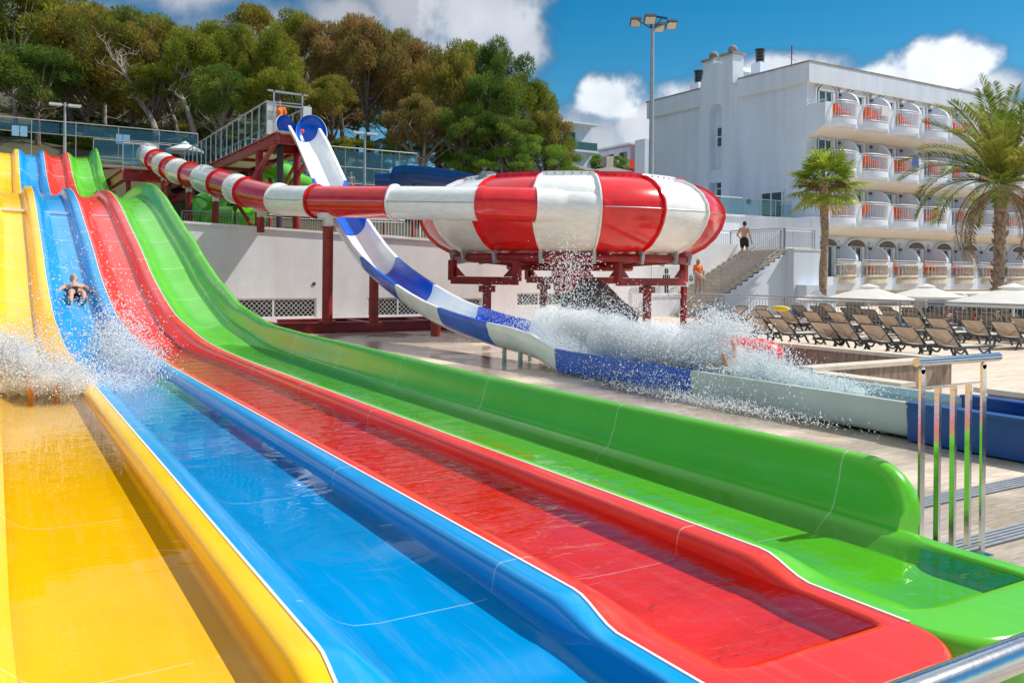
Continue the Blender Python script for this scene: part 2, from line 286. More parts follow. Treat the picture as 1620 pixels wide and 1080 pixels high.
# ------------------------------------------------------------------ mesh helpers
class MB:
    def __init__(s): s.v = []; s.f = []; s.m = []
    def add(s, vs, fs, mi=0):
        k = len(s.v); s.v += [tuple(map(float, q)) for q in vs]; s.f += [tuple(i+k for i in f) for f in fs]; s.m += [mi]*len(fs); return s
    def box(s, a, b, mi=0):
        x0, y0, z0 = [min(p, q) for p, q in zip(a, b)]; x1, y1, z1 = [max(p, q) for p, q in zip(a, b)]
        return s.add([(x0, y0, z0), (x1, y0, z0), (x1, y1, z0), (x0, y1, z0), (x0, y0, z1), (x1, y0, z1), (x1, y1, z1), (x0, y1, z1)],
                     [(0, 3, 2, 1), (4, 5, 6, 7), (0, 1, 5, 4), (1, 2, 6, 5), (2, 3, 7, 6), (3, 0, 4, 7)], mi)
    def bar(s, a, b, wd, h, mi=0, upv=(0, 0, 1)):       # a box beam from a to b
        a = Vector(a); b = Vector(b); d = (b-a).normalized(); sd = d.cross(Vector(upv))
        if sd.length < 1e-4: sd = d.cross(Vector((1, 0, 0)))
        sd.normalize(); uu = sd.cross(d).normalized(); vs = []
        for p in (a, b):
            for i, j in ((-1, -1), (1, -1), (1, 1), (-1, 1)): vs.append(p+sd*i*wd/2+uu*j*h/2)
        return s.add(vs, [(0, 3, 2, 1), (4, 5, 6, 7), (0, 1, 5, 4), (1, 2, 6, 5), (2, 3, 7, 6), (3, 0, 4, 7)], mi)
    def ibeam(s, a, b, wd, h, mi=0):
        a = Vector(a); b = Vector(b); u = Vector((0, 0, h/2))
        s.bar(a+u*.92, b+u*.92, wd, h*.08, mi); s.bar(a-u*.92, b-u*.92, wd, h*.08, mi); return s.bar(a, b, wd*.14, h*.84, mi)
    def tube(s, pts, r, n=8, mi=0, cap=True, phase=0):
        pts = [Vector(p) for p in pts]; rs = r if isinstance(r, (list, tuple)) else [r]*len(pts); k = len(s.v); prev = None
        for i, p in enumerate(pts):
            d = (pts[min(i+1, len(pts)-1)]-pts[max(i-1, 0)])
            d = d.normalized() if d.length > 1e-9 else Vector((0, 0, 1))
            if prev is None:
                x = d.cross(Vector((0, 0, 1)))
                if x.length < 1e-3: x = d.cross(Vector((1, 0, 0)))
            else: x = prev-d*prev.dot(d)
            x.normalize(); prev = x; y = d.cross(x)
            for j in range(n):
                t = 2*math.pi*j/n+phase; q = p+(x*math.cos(t)+y*math.sin(t))*rs[i]; s.v.append(tuple(q))
        for i in range(len(pts)-1):
            for j in range(n):
                a = k+i*n+j; b = k+i*n+(j+1) % n; s.f.append((a, b, b+n, a+n)); s.m.append(mi)
        if cap:
            s.f.append(tuple(k+j for j in reversed(range(n)))); s.m.append(mi); s.f.append(tuple(k+(len(pts)-1)*n+j for j in range(n))); s.m.append(mi)
        return s
    def grid(s, rows, mi=0, mfun=None, closed=False):
        k = len(s.v); n = len(rows[0])
        for r_ in rows: s.v += [tuple(map(float, p)) for p in r_]
        for i in range(len(rows)-1):
            for j in range(n if closed else n-1):
                a = k+i*n+j; b = k+i*n+(j+1) % n; s.f.append((a, b, b+n, a+n)); s.m.append(mfun(i, j) if mfun else mi)
        return s
    def ball(s, c, r, seg=10, rings=6, mi=0):
        rx, ry, rz = r if isinstance(r, (tuple, list)) else (r, r, r)
        rows = []
        for i in range(rings+1):
            t = math.pi*i/rings; rows.append([(c[0]+rx*math.sin(t)*math.cos(2*math.pi*j/seg), c[1]+ry*math.sin(t)*math.sin(2*math.pi*j/seg), c[2]-rz*math.cos(t)) for j in range(seg)])
        return s.grid(rows, mi, closed=True)
    def prism(s, poly, off, mi=0):                      # planar polygon extruded by a vector
        n = len(poly); o = Vector(off); vs = [Vector(p) for p in poly]+[Vector(p)+o for p in poly]
        return s.add(vs, [tuple(range(n)), tuple(reversed(range(n, 2*n)))]+[(i, (i+1) % n+0, (i+1) % n+n, i+n)[::-1] for i in range(n)], mi)
    def build(s, name, mats, parent=None, origin=None, smooth=True, angle=35):
        o = Vector(parent['_o']) if parent is not None else (Vector(origin) if origin is not None else Vector((0, 0, 0)))
        me = bpy.data.meshes.new(name); me.from_pydata([tuple(Vector(q)-o) for q in s.v], [], s.f); me.update()
        for q in (mats if isinstance(mats, (list, tuple)) else [mats]): me.materials.append(MT[q])
        me.polygons.foreach_set('material_index', s.m)
        bm = bmesh.new(); bm.from_mesh(me); bmesh.ops.recalc_face_normals(bm, faces=bm.faces); bm.to_mesh(me); bm.free()
        if smooth:
            me.polygons.foreach_set('use_smooth', [True]*len(me.polygons)); me.set_sharp_from_angle(angle=R(angle))
        ob = bpy.data.objects.new(name, me); COL.objects.link(ob)
        if parent is not None: ob.parent = parent; ob['_o'] = tuple(parent['_o'])
        else: ob.location = o; ob['_o'] = tuple(o)
        return ob
def meta(o, label=None, cat=None, group=None, kind=None):
    for k, v in (('label', label), ('category', cat), ('group', group), ('kind', kind)):
        if v: o[k] = v
    return o
def thing(name, loc, label, cat, group=None):
    o = bpy.data.objects.new(name, None); COL.objects.link(o); o.location = tuple(loc); o['_o'] = tuple(map(float, loc)); o.empty_display_size = .2
    return meta(o, label, cat, group)
def kids(o): return [c for c in bpy.data.objects if c.parent == o]
def copy_tree(o, label=None, loc=None, rz=None, parent=None, kmap=None):
    if kmap is None:
        kmap = {}
        for c in bpy.data.objects:
            if c.parent: kmap.setdefault(c.parent.name, []).append(c)
    c = o.copy(); COL.objects.link(c); c.parent = parent
    for ch in kmap.get(o.name, []): copy_tree(ch, parent=c, kmap=kmap)
    if loc is not None: c.location = tuple(loc)
    if rz is not None: c.rotation_euler = (0, 0, rz)
    if label: c['label'] = label
    return c
def interp(tab, y):
    xs = [t[0] for t in tab]; ys = [t[1] for t in tab]
    if y <= xs[0]: return ys[0]
    if y >= xs[-1]: return ys[-1]
    i = max(k for k in range(len(xs)) if xs[k] <= y)
    def sl(k):
        if k <= 0 or k >= len(xs)-1: return 0 if k <= 0 else (ys[-1]-ys[-2])/(xs[-1]-xs[-2])
        a = (ys[k]-ys[k-1])/(xs[k]-xs[k-1]); b = (ys[k+1]-ys[k])/(xs[k+1]-xs[k])
        return 0 if a*b <= 0 else 2*a*b/(a+b)
    h = xs[i+1]-xs[i]; t = (y-xs[i])/h; m0, m1 = sl(i)*h, sl(i+1)*h
    return ys[i]*(2*t**3-3*t**2+1)+m0*(t**3-2*t**2+t)+ys[i+1]*(-2*t**3+3*t**2)+m1*(t**3-t**2)
def smooth_path(pts, n=6):
    P = [np.array(p, float) for p in pts]; out = []
    for i in range(len(P)-1):
        p0 = P[max(i-1, 0)]; p1 = P[i]; p2 = P[i+1]; p3 = P[min(i+2, len(P)-1)]
        for k in range(n):
            t = k/n; out.append(.5*((2*p1)+(-p0+p2)*t+(2*p0-5*p1+4*p2-p3)*t*t+(-p0+3*p1-3*p2+p3)*t**3))
    out.append(P[-1]); return out

# ================================================================== SETTING
def struct(ob): ob['kind'] = 'structure'; return ob
g = MB()
def sheet(x0, y0, x1, y1, z=0): g.add([(x0, y0, z), (x1, y0, z), (x1, y1, z), (x0, y1, z)], [(0, 1, 2, 3)])
sheet(-500, -300, 24, 900); sheet(24, 25.5, 600, 900); g.add([(24, -300, 0), (24, 25.5, 0), (24, 25.5, -1.2), (24, -300, -1.2)], [(0, 1, 2, 3)]); g.add([(24, 25.5, 0), (600, 25.5, 0), (600, 25.5, -1.2), (24, 25.5, -1.2)], [(0, 1, 2, 3)])
struct(g.build('pool_deck', 'deck', smooth=False))
struct(MB().add([(24, -300, -1.2), (600, -300, -1.2), (600, 25.5, -1.2), (24, 25.5, -1.2)], [(0, 1, 2, 3)]).build('lower_deck', 'terrace_ground', smooth=False))
# upper terrace behind the retaining wall, and the wooded hill that climbs from it
tb = MB().box((-40, 28.32, -.5), (24.08, 60, 3.0)); struct(tb.build('upper_terrace', 'terrace_ground', smooth=False))
def hill_z(x, y):
    t = max(0, min(1, (y-42)/13)); t = t*t*(3-2*t)
    z = 2.9+5.0*t+max(0, y-55)*.22
    fall = max(0, min(1, (x-18-(y-42)*.25)/26)); fall = fall*fall*(3-2*fall)
    return z*(1-fall)+(.5)*fall+.35*math.sin(x*.6+y*.31)*math.cos(y*.5-x*.2)*t*(1-fall)
rows = []
for i in range(60):
    y = 42+i*1.6 if i < 50 else 122+(i-49)*14
    rows.append([(x, y, hill_z(x, y)) for x in [-60+k*2.2 for k in range(75)]])
struct(MB().grid(rows).build('hillside', 'hillside', angle=80))

# ================================================================== THE FOUR LANE RACING SLIDE
X0, WL = 1.0055-1.1177, 1.1177
ZT = [(1.92, .33), (2.7, .33), (3.0, .41), (12.5, .41), (14.2, .43), (15.7, .48), (17.6, .66), (18.9, .81), (20.3, 1.12), (22, 1.58), (24.2, 2.35), (26.2, 2.98), (28.9, 3.83), (30.6, 4.2), (32.5, 4.44), (34, 4.46), (38, 4.55), (41, 4.72), (43.2, 5.1), (46.7, 6.17), (49.5, 7.45), (50.7, 7.82), (52.2, 7.9)]
def zt(y): return interp(ZT, y)
PN = [(0, 0), (.05, 0), (.085, -.008), (.115, -.025), (.145, -.055), (.175, -.09), (.21, -.13), (.25, -.165), (.31, -.195), (.42, -.21), (.72, -.21), (.90, -.21), (.962, -.205), (.978, -.185), (.984, -.14), (.986, -.09), (.992, -.045), (1.005, -.016), (1.03, 0), (1.06, 0), (1.1177, 0)]
PS = [(0, 0), (.05, 0), (.09, -.012), (.13, -.035), (.17, -.075), (.21, -.12), (.25, -.17), (.30, -.21), (.36, -.24), (.55, -.252), (.70, -.25), (.80, -.25), (.845, -.235), (.87, -.20), (.885, -.15), (.90, -.095), (.925, -.045), (.955, -.012), (.985, 0), (1.04, 0), (1.1177, 0)]
PG = [(0, 0), (.05, 0), (.085, -.008), (.115, -.025), (.145, -.055), (.175, -.09), (.21, -.13), (.25, -.165), (.31, -.195), (.42, -.21), (.70, -.21), (.84, -.21), (.90, -.205), (.94, -.19), (.97, -.165), (1.0, -.135), (1.03, -.11), (1.06, -.09), (1.085, -.078), (1.10, -.072), (1.1177, -.068)]
PE = [(0, 0), (.08, 0), (.13, -.004), (.17, -.012), (.20, -.022), (.23, -.035), (.25, -.055), (.27, -.09), (.29, -.12), (.50, -.125), (.72, -.125), (.96, -.125), (.985, -.12), (1.0, -.10), (1.008, -.075), (1.015, -.05), (1.022, -.025), (1.03, -.008), (1.045, 0), (1.06, 0), (1.1177, 0)]
ys = [1.92+.28*math.sin(t*math.pi/2/7)*0+(.28*(1-math.cos(t*math.pi/2/7))) for t in range(8)]+[2.24, 2.27, 2.29, 2.32, 2.4, 2.5, 2.6]+[2.65+.06*k for k in range(8)]+[3.2+.45*k for k in range(60)]
y = ys[-1]
while y < 52: y += .42; ys.append(y)
def lane_row(i, y):
    x0 = X0+i*WL; e = max(0, min(1, (3.0-y)/.3)); e = e*e*(3-2*e); z = zt(y); lip = max(0, min(1, (2.32-y)/.06))
    row = []
    s = max(0, min(1, (y-13)/4)); s = s*s*(3-2*s)
    for j, ((xa, za), (xb, zb), (xc, zc)) in enumerate(zip(PG if i == 3 else PN, PE, PS)):
        if not (i == 3 and j > 12): za *= .78
        if not (i == 3 and j > 10): xa = xa*(1-s)+xc*s; za = za*(1-s)+zc*s
        elif i == 3: za = za-.04*s*(1 if j < 15 else 0)
        row.append([x0+xa*(1-e)+xb*e, y, z+(za*(1-e)+zb*e)*(1-lip)])
    c = .28
    if y < 1.92+c:
        k = c-math.sqrt(max(0, c*c-(1.92+c-y)**2)); xm = x0+WL/2; hw = WL/2
        for p in row: p[0] = xm+(p[0]-xm)*(hw-k)/hw
    return row
racer = thing('multi_lane_slide', (2.12, 1.92, 0), 'wide racing slide with yellow, blue, red and green lanes side by side in the foreground', 'water slide')
for i, cn in enumerate(('yellow', 'blue', 'red', 'green')):
    m = MB(); G = [lane_row(i, y) for y in ys]; m.grid(G)
    # rounded tongue end and skirt
    edge = [G[k][0] for k in range(len(G)-1, -1, -1) if G[k][0][1] < 2.3]+G[0][1:-1]+[G[k][-1] for k in range(len(G)) if G[k][0][1] < 2.3]
    cx, cy = X0+i*WL+WL/2, 2.6
    ring = [edge]
    for dz, dd in ((-.006, .012), (-.02, .025), (-.045, .034), (-.09, .036), (-.10, .030), (-.31, .026)):
        r_ = []
        for p in edge:
            dx, dy = p[0]-cx, p[1]-cy
            nx = 0 if abs(dx) < .2 and p[1] < 1.93 else dx; ny = dy if p[1] < 2.2 else 0; L = math.hypot(nx, ny) or 1
            s_ = min(1, max(0, (2.3-p[1])/.12))
            r_.append((p[0]+nx/L*dd*s_*(.2 if p[1] > 2.2 else 1), p[1]+ny/L*dd*s_, p[2]+dz))
        ring.append(r_)
    m.grid(ring)
    # underside skirts of the lane down the hill
    for s in (0, -1):
        m.grid([[r_[s], (r_[s][0], r_[s][1], r_[s][2]-.34)] for r_ in G])
    ln = m.build('lane', cn+'_gelcoat', racer, angle=50); ln['label'] = cn+' lane of the racing slide'
    if i < 3:   # white joint between two lanes
        xb = X0+(i+1)*WL; mm = MB()
        mm.grid([[(xb-.007, y, zt(y)-.01), (xb-.006, y, zt(y)+.006), (xb+.006, y, zt(y)+.006), (xb+.007, y, zt(y)-.01)] for y in ys if y > 2.19])
        s = mm.build('joint_strip', 'seam_white', ln)
HO = [(3.0, .29), (8, .27), (12.4, .30), (15, .28), (17, .22), (20, .22), (23, .20), (26, .20), (28, .22), (30.3, .30), (32.7, .36), (34.7, .42), (36.5, .38), (38.5, .24), (41, .18), (44, .14), (47, .12), (50, .32), (52.2, .40)]
def side_wall(xi, sgn, name, cn, ystart):
    rows = []; c = .34
    yy = [ystart+c*(1-math.cos(t*math.pi/2/9)) for t in range(9)]+[y for y in ys if y > ystart+c]
    for y in yy:
        z = zt(max(y, 3.0))-(.012 if sgn > 0 else 0); h = interp(HO, y); h += .012*math.sin(y*2.9)*(1 if y > 18 else 0)
        if y < ystart+c: h = .02+(h-.02)*math.sin(math.acos(max(-1, min(1, (ystart+c-y)/c)))) ** .8
        t_ = z+h; b = z-.055; lean = .07+(.10 if y > 15 else 0)*min(1, max(0, (y-15)/6))
        P = [(0, b-.10), (0, b), (.012, b+.012), (.03, z+.0), (.05+lean*.25, z+h*.4), (.05+lean*.55, z+h*.75), (.05+lean*.8, t_-.035), (.06+lean*.9, t_-.01), (.085+lean, t_), (.12+lean, t_-.004), (.145+lean, t_-.03), (.145+lean, t_-.07), (.125+lean, t_-.08), (.12+lean, b-.25)]
        rows.append([(xi+sgn*(px-.03), y, pz) for px, pz in P])
    m = MB().grid(rows)
    m.add(rows[0], [tuple(range(len(rows[0])))])
    return m.build(name, cn, racer, angle=60)
side_wall(X0+4*WL, 1, 'side_wall', 'green_gelcoat', 3.02)['label'] = 'tall green side wall of the racing slide'
side_wall(X0, -1, 'side_wall', 'yellow_gelcoat', 3.02)['label'] = 'yellow side wall of the racing slide'
# legs under the sloping part
for y in (19.5, 24, 29.5, 36, 42, 47.5):
    for x in (X0+.2, X0+4*WL-.15):
        b = 0 if y < 28 else (3.0 if y < 42 else hill_z(x, y)-.1)
        if zt(y)-.36-b > .15: MB().tube([(x, y, b), (x, y, zt(y)-.30)], .07).build('leg', 'red_steel', racer)
    b = MB().bar((X0, y, zt(y)-.40), (X0+4*WL, y, zt(y)-.40), .12, .14); b.build('cross_beam', 'red_steel', racer)
# water standing in the lanes
for i, cn in enumerate(('yellow', 'blue', 'red', 'green')):
    x0 = X0+i*WL; rows = []
    for y in [2.285, 2.6, 2.75, 3.0]+[3.3+.5*k for k in range(29)]:
        e = max(0, min(1, (3.0-y)/.3)); rows.append([(x0+.10+(t/8)*(.905+.02*e), y, .310+(.026*min(1, max(0, (y-2.8)/1.2)))) for t in range(9)])
    wt = MB().grid(rows).build('water', 'water_'+cn); wt['kind'] = 'structure'

# ================================================================== BLUE AND WHITE SPEED SLIDE
RZ = [(5.7, .40), (12.3, .42), (12.7, .50), (13.5, .68), (15, .77), (17.3, 1.0), (19.6, 1.48), (22, 2.22), (23.5, 3.0), (25.6, 4.37), (27.8, 6.15), (28.5, 6.6)]
speed = thing('speed_slide', (8.9, 5.7, 0), 'steep blue and white open chute dropping from the red tower to a long run-out trough', 'water slide')
def speed_section(y0, y1, colr, mtl):
    rows = []; n = max(3, int((y1-y0)/.25)); N_ = 16
    for k in range(n+1):
        y = y0+(y1-y0)*k/n; rz = interp(RZ, y); box = max(0, min(1, (13.4-y)/.9)); dep = .28*box+.50*(1-box); ex = 2+6*box
        dz = (interp(RZ, y+.1)-interp(RZ, y-.1))/.2; cz = 1/math.sqrt(1+dz*dz)
        inn = []; out = []
        for j in range(N_+1):
            t = math.pi*j/N_; cx, sy = math.cos(t), math.sin(t)
            sx = -math.copysign(abs(cx)**(2/ex), cx)*.5; sz = -abs(sy)**(2/ex)*dep
            inn.append((8.9+sx*.92, y-sz*dz*cz*cz*0+(-sz)*dz/math.sqrt(1+dz*dz)*.0, rz+sz/ (1 if box else 1)))
            ob = rz-.015 if j in (0, N_) else rz+sz*1.04-.03
            if box > .5: ob = rz-.015 if j in (0, N_) else min(rz+sz-.03, .02+ (rz-.02)*(1-abs(sy)**(2/ex)))
            out.append((8.9+sx*1.08, y, ob))
        lip = .012
        prof = [(8.9-.56, y, rz-.05), (8.9-.56, y, rz+lip), (8.9-.47, y, rz+lip)]+inn[1:-1]+[(8.9+.47, y, rz+lip), (8.9+.56, y, rz+lip), (8.9+.56, y, rz-.05)]+out[::-1][1:-1]
        rows.append(prof)
    m = MB().grid(rows, closed=True)
    m.add(rows[0], [tuple(range(len(rows[0])))]); m.add(rows[-1], [tuple(range(len(rows[0])))])
    s = m.build('slide_section', mtl, speed, angle=40); s['label'] = colr+' section of the speed slide'
    return s
secs = [(28.45, 25.9, 'white', 'white_gelcoat'), (25.88, 24.0, 'blue', 'slide_blue'), (23.98, 21.8, 'white', 'white_gelcoat'), (21.78, 19.45, 'blue', 'slide_blue'), (19.43, 17.1, 'white', 'white_gelcoat'), (17.08, 14.9, 'blue', 'slide_blue'), (14.88, 12.45, 'white', 'white_gelcoat'), (12.43, 9.07, 'deep blue', 'slide_blue'), (9.05, 5.72, 'pale grey', 'pale_gelcoat')]
for a, b, c, m in secs: speed_section(a, b, c, m)
# blue catch trough at the near end
m = MB()
for (a, b) in (((8.33, -.6, .02), (8.43, 5.70, .395)), ((9.30, -.6, .02), (9.42, 5.70, .41))): m.box(a, b)
m.box((8.43, -.6, .02), (9.30, 5.70, .22)); m.box((8.30, -.6, .395), (8.46, 5.70, .425)); m.box((9.27, -.6, .41), (9.45, 5.70, .44)); m.box((8.3, -.7, .02), (9.45, -.6, .43))
m.build('catch_trough', 'deep_blue', speed, smooth=False)['label'] = 'dark blue catch trough'
wt = MB().grid([[(8.44, y, .33), (8.9, y, .33), (9.36, y, .33)] for y in (-.58, 1, 3, 5, 7, 9, 11, 12.6)]).build('water', 'water_trough'); wt['kind'] = 'structure'
# two open dishes at the launch
def dish(c, nrm, rx, rz, dep, name, m_in, m_out, lbl, tilt=0):
    n_ = Vector(nrm).normalized(); xr = n_.cross(Vector((0, 0, 1))).normalized(); ur = xr.cross(n_).normalized()
    q = Matrix.Rotation(tilt, 3, n_); xr = q @ xr; ur = q @ ur; c = Vector(c)
    def sh(k, off): return [[c+(xr*math.cos(a)*rx*math.sin(t)+ur*math.sin(a)*rz*math.sin(t))*k-n_*(dep*math.cos(t)+off) for a in [2*math.pi*j/28 for j in range(28)]] for t in [R(3), R(18), R(36), R(54), R(72), R(90)]]
    a = sh(1, 0); b = sh(1.035, .03)
    o = MB().grid(a, 0, closed=True).grid(b, 1, closed=True).grid([a[-1], b[-1]], 1, closed=True).add(a[0], [tuple(range(28))], 0).add(b[0], [tuple(range(28))], 1).build(name, [m_in, m_out], speed)
    o['label'] = lbl; return o
dc = atD(489, 215, 29.4); dish(dc, (-.30, -.80, .35), .50, .68, .30, 'launch_dish', 'slide_blue', 'white_gelcoat', 'tall blue back dish of the speed slide', .15)
dl = atD(449, 208, 29.9); dish(dl, (.35, -.75, .25), .42, .46, .42, 'launch_dish', 'slide_blue', 'white_gelcoat', 'blue entry dish with a white outside on the platform', -.5)
st = MB().ball(atD(474, 214, 28.95), (.07, .03, .07), mi=0); st.build('sticker', 'sticker_red', speed)
# supports
for (u, v0, v1, b, r_) in ((597, 452, 511, 23.2, .13), ):
    p0, p1 = atD(u, v1, b), atD(u, v0, b); MB().tube([(8.9, p0[1]+.4, .30), (8.9, p0[1]+.4, interp(RZ, p0[1]+.4)-.60)], r_, 12).tube([(8.9, p0[1]+.4, .28), (8.9, p0[1]+.4, .38)], .24, 12).build('support_post', 'red_steel', speed)
for y in (14.0, 14.6):
    for x in (8.6, 9.2): MB().tube([(x, y, 0), (x, y, .28)], .045).build('foot', 'galvanised', speed)
MB().tube([(8.9, 18.3, .25), (8.9, 18.3, .62)], .12, 12).build('support_post', 'red_steel', speed)

# ================================================================== RED AND WHITE TUBE INTO THE BOWL
bc = Vector((15.43, 22.23, 0)); fcam = Vector((-bc.x, -bc.y, 0)).normalized(); rgt = Vector((-fcam.y, fcam.x, 0))
def polar(r_, a, z): return bc+fcam*math.cos(a)*r_+rgt*math.sin(a)*r_+Vector((0, 0, z))
TR = .45
bnd = [(232, 258, 38, 'R'), (244, 266, 37, 'W'), (256, 272, 36, 'R'), (268, 278, 35, 'W'), (279, 283, 34, 'R'), (299, 286, 32.5, 'W'), (320, 292, 31.2, 'R'), (345, 299, 30, 'W'), (372, 307, 28.8, 'R'), (388, 312, 28, 'W'), (439, 323, 26.4, 'R')]
bnd = [(231, 256, 38.3, 'W'), (244, 265, 37.2, 'R'), (256, 271, 36.2, 'W'), (268, 277, 35, 'R'), (279, 281, 34, 'W'), (299, 286.5, 32.5, 'R'), (320, 292, 31.2, 'W'), (345, 299, 30, 'R'), (372, 307, 28.8, 'W'), (388, 312, 28, 'R'), (439, 322.5, 26.4, 'W'), (498, 324.5, 25, 'R'), (622, 324, 23.6, 'W'), (765, 323.5, 22.6, None)]
TP = [Vector(atD(u, v, b)) for u, v, b, c in bnd]
tube = thing('enclosed_tube_slide', (TP[0].x, TP[0].y, 3.0), 'red and white striped tube curving down from the walkway into the big bowl', 'water slide')
path = smooth_path(TP, 8)
def ring_at(path, i, r_, n=28):
    d = Vector(path[min(i+1, len(path)-1)])-Vector(path[max(i-1, 0)]); d.normalize(); x = d.cross(Vector((0, 0, 1))).normalized(); y = x.cross(d)
    return [Vector(path[i])+(x*math.cos(2*math.pi*j/n)+y*math.sin(2*math.pi*j/n))*r_ for j in range(n)]
for k in range(len(bnd)-1):
    i0, i1 = k*8, k*8+8; cm = 'red_tube' if bnd[k][3] == 'R' else 'white_tube'
    m = MB(); m.grid([ring_at(path, i, TR) for i in range(i0, i1+1)], closed=True)
    p2 = smooth_path([path[i0]+(np.array(path[i0+1])-path[i0])*.0, path[i0]+(np.array(path[min(i0+1, len(path)-1)])-path[i0])/np.linalg.norm(np.array(path[i0+1])-path[i0])*.045], 1)
    m.grid([ring_at(p2, 0, TR), ring_at(p2, 0, TR+.06), ring_at(p2, 1, TR+.06), ring_at(p2, 1, TR)], closed=True)
    if k < len(bnd)-2:
        d = (np.array(path[i1])-path[i1-1]); d /= np.linalg.norm(d); p3 = [path[i1]-d*.04, path[i1]-d*.003]
        m.grid([ring_at(p3, 0, TR), ring_at(p3, 0, TR+.055), ring_at(p3, 1, TR+.055), ring_at(p3, 1, TR)], closed=True)
    o = m.build('tube_section', cm, tube, angle=40); o['label'] = ('red' if 'red' in cm else 'white')+' section of the tube slide'
# joint beads along both flanks
for sd in (0, 14):
    MB().tube([ring_at(path, i, TR+.004)[sd] for i in range(len(path))], .012, 5).build('seam_bead', 'red_steel' if sd else 'galvanised', tube)
# posts that carry the tube
for (u, top) in ((258, 297), (298, 313), (341, 332), (414, 350)):
    j = min(range(len(path)), key=lambda i: abs((lambda P: 810+F*((P[0]*CS-P[1]*SN)/(P[0]*SN+P[1]*CS)))(path[i])-u)); P = path[j]
    MB().tube([(P[0], P[1], 2.95), (P[0], P[1], P[2]-TR-.22)], .12, 14).build('post', 'red_steel', tube)
    MB().box((P[0]-.10, P[1]-.10, P[2]-TR-.24), (P[0]+.10, P[1]+.10, P[2]-TR+.02)).box((P[0]-.20, P[1]-.12, P[2]-TR-.06), (P[0]+.20, P[1]+.12, P[2]-TR+.03)).build('saddle', 'white_gelcoat', tube)
P = Vector(atD(518, 400, 24.5)); MB().tube([(P.x, P.y, .30), (P.x, P.y, 3.0)], .15, 16).tube([(P.x, P.y, .28), (P.x, P.y, .36)], .26, 8).tube([(P.x, P.y, 2.98), (P.x, P.y, 3.02)], .2, 12).build('post', 'red_steel', tube)
MB().box((P.x-.11, P.y-.11, 3.0), (P.x+.11, P.y+.11, 3.35)).box((P.x-.26, P.y-.16, 3.26), (P.x+.26, P.y+.16, 3.40)).build('saddle', 'white_gelcoat', tube)

bowl = thing('bowl_slide', (bc.x, bc.y, 0), 'huge round red and white striped bowl raised on dark red steel frames', 'water slide')
PB = [(3.50, 2.36), (3.62, 2.37), (3.80, 2.44), (4.10, 2.60), (4.38, 2.86), (4.56, 3.14), (4.66, 3.45), (4.62, 3.72), (4.45, 4.0), (4.18, 4.22), (3.88, 4.36), (3.66, 4.41), (3.64, 4.53), (3.56, 4.53), (3.56, 4.38)]
PI = [(3.56, 4.38), (3.85, 4.28), (4.2, 4.08), (4.45, 3.8), (4.56, 3.45), (4.45, 3.1), (4.2, 2.8), (3.8, 2.55), (3.3, 2.42), (2.0, 2.25), (.6, 2.15)]
n14 = 2*math.pi/16; a0 = R(-12.3)
for k in range(16):
    red = (k % 2 == 1); cm = 'bright_red' if red else 'white_tube'
    A = [a0+(k+t/10)*n14 for t in range(11)]; m = MB()
    m.grid([[polar(r_, a, z) for r_, z in PB] for a in A]); m.grid([[polar(r_, a, z) for r_, z in PI] for a in A])
    for e, s in ((A[0], 1), (A[-1], -1)):       # bolted flange at each side of the panel
        P1 = [polar(r_, e, z) for r_, z in PB[:12]]; P2 = []
        for q, (r_, z) in enumerate(PB[:12]):
            cz = 3.4; d = Vector((r_-3.5, z-cz)); d = d.normalized()*.075; P2.append((r_+d.x, z+d.y))
        A2 = e+s*.010; m.grid([P1, [polar(r_, e, z) for r_, z in P2], [polar(r_, A2, z) for r_, z in P2], [polar(r_, A2, z) for r_, z in PB[:12]]])
    # underside cone
    m.grid([[polar(3.5, a, 2.35), polar(2.2, a, 2.08), polar(.55, a, 1.95)] for a in A])
    o = m.build('bowl_panel', cm, bowl, angle=38); o['label'] = ('red' if red else 'white')+' panel of the bowl slide'
# bolts along rims
m = MB()
for k in range(96):
    a = a0+(k+.5)*n14/6; p = polar(3.80, a, 2.47); m.ball(p, .022, 6, 4); p = polar(3.66, a, 4.47); m.ball(p, .02, 6, 4)
m.build('bolts', 'dark_metal', bowl)['kind'] = 'stuff'
m = MB(); m.tube([polar(4.668, a0+t*n14/8, 3.5) for t in range(129)], .010, 5); m.build('seam_bead', 'galvanised', bowl)
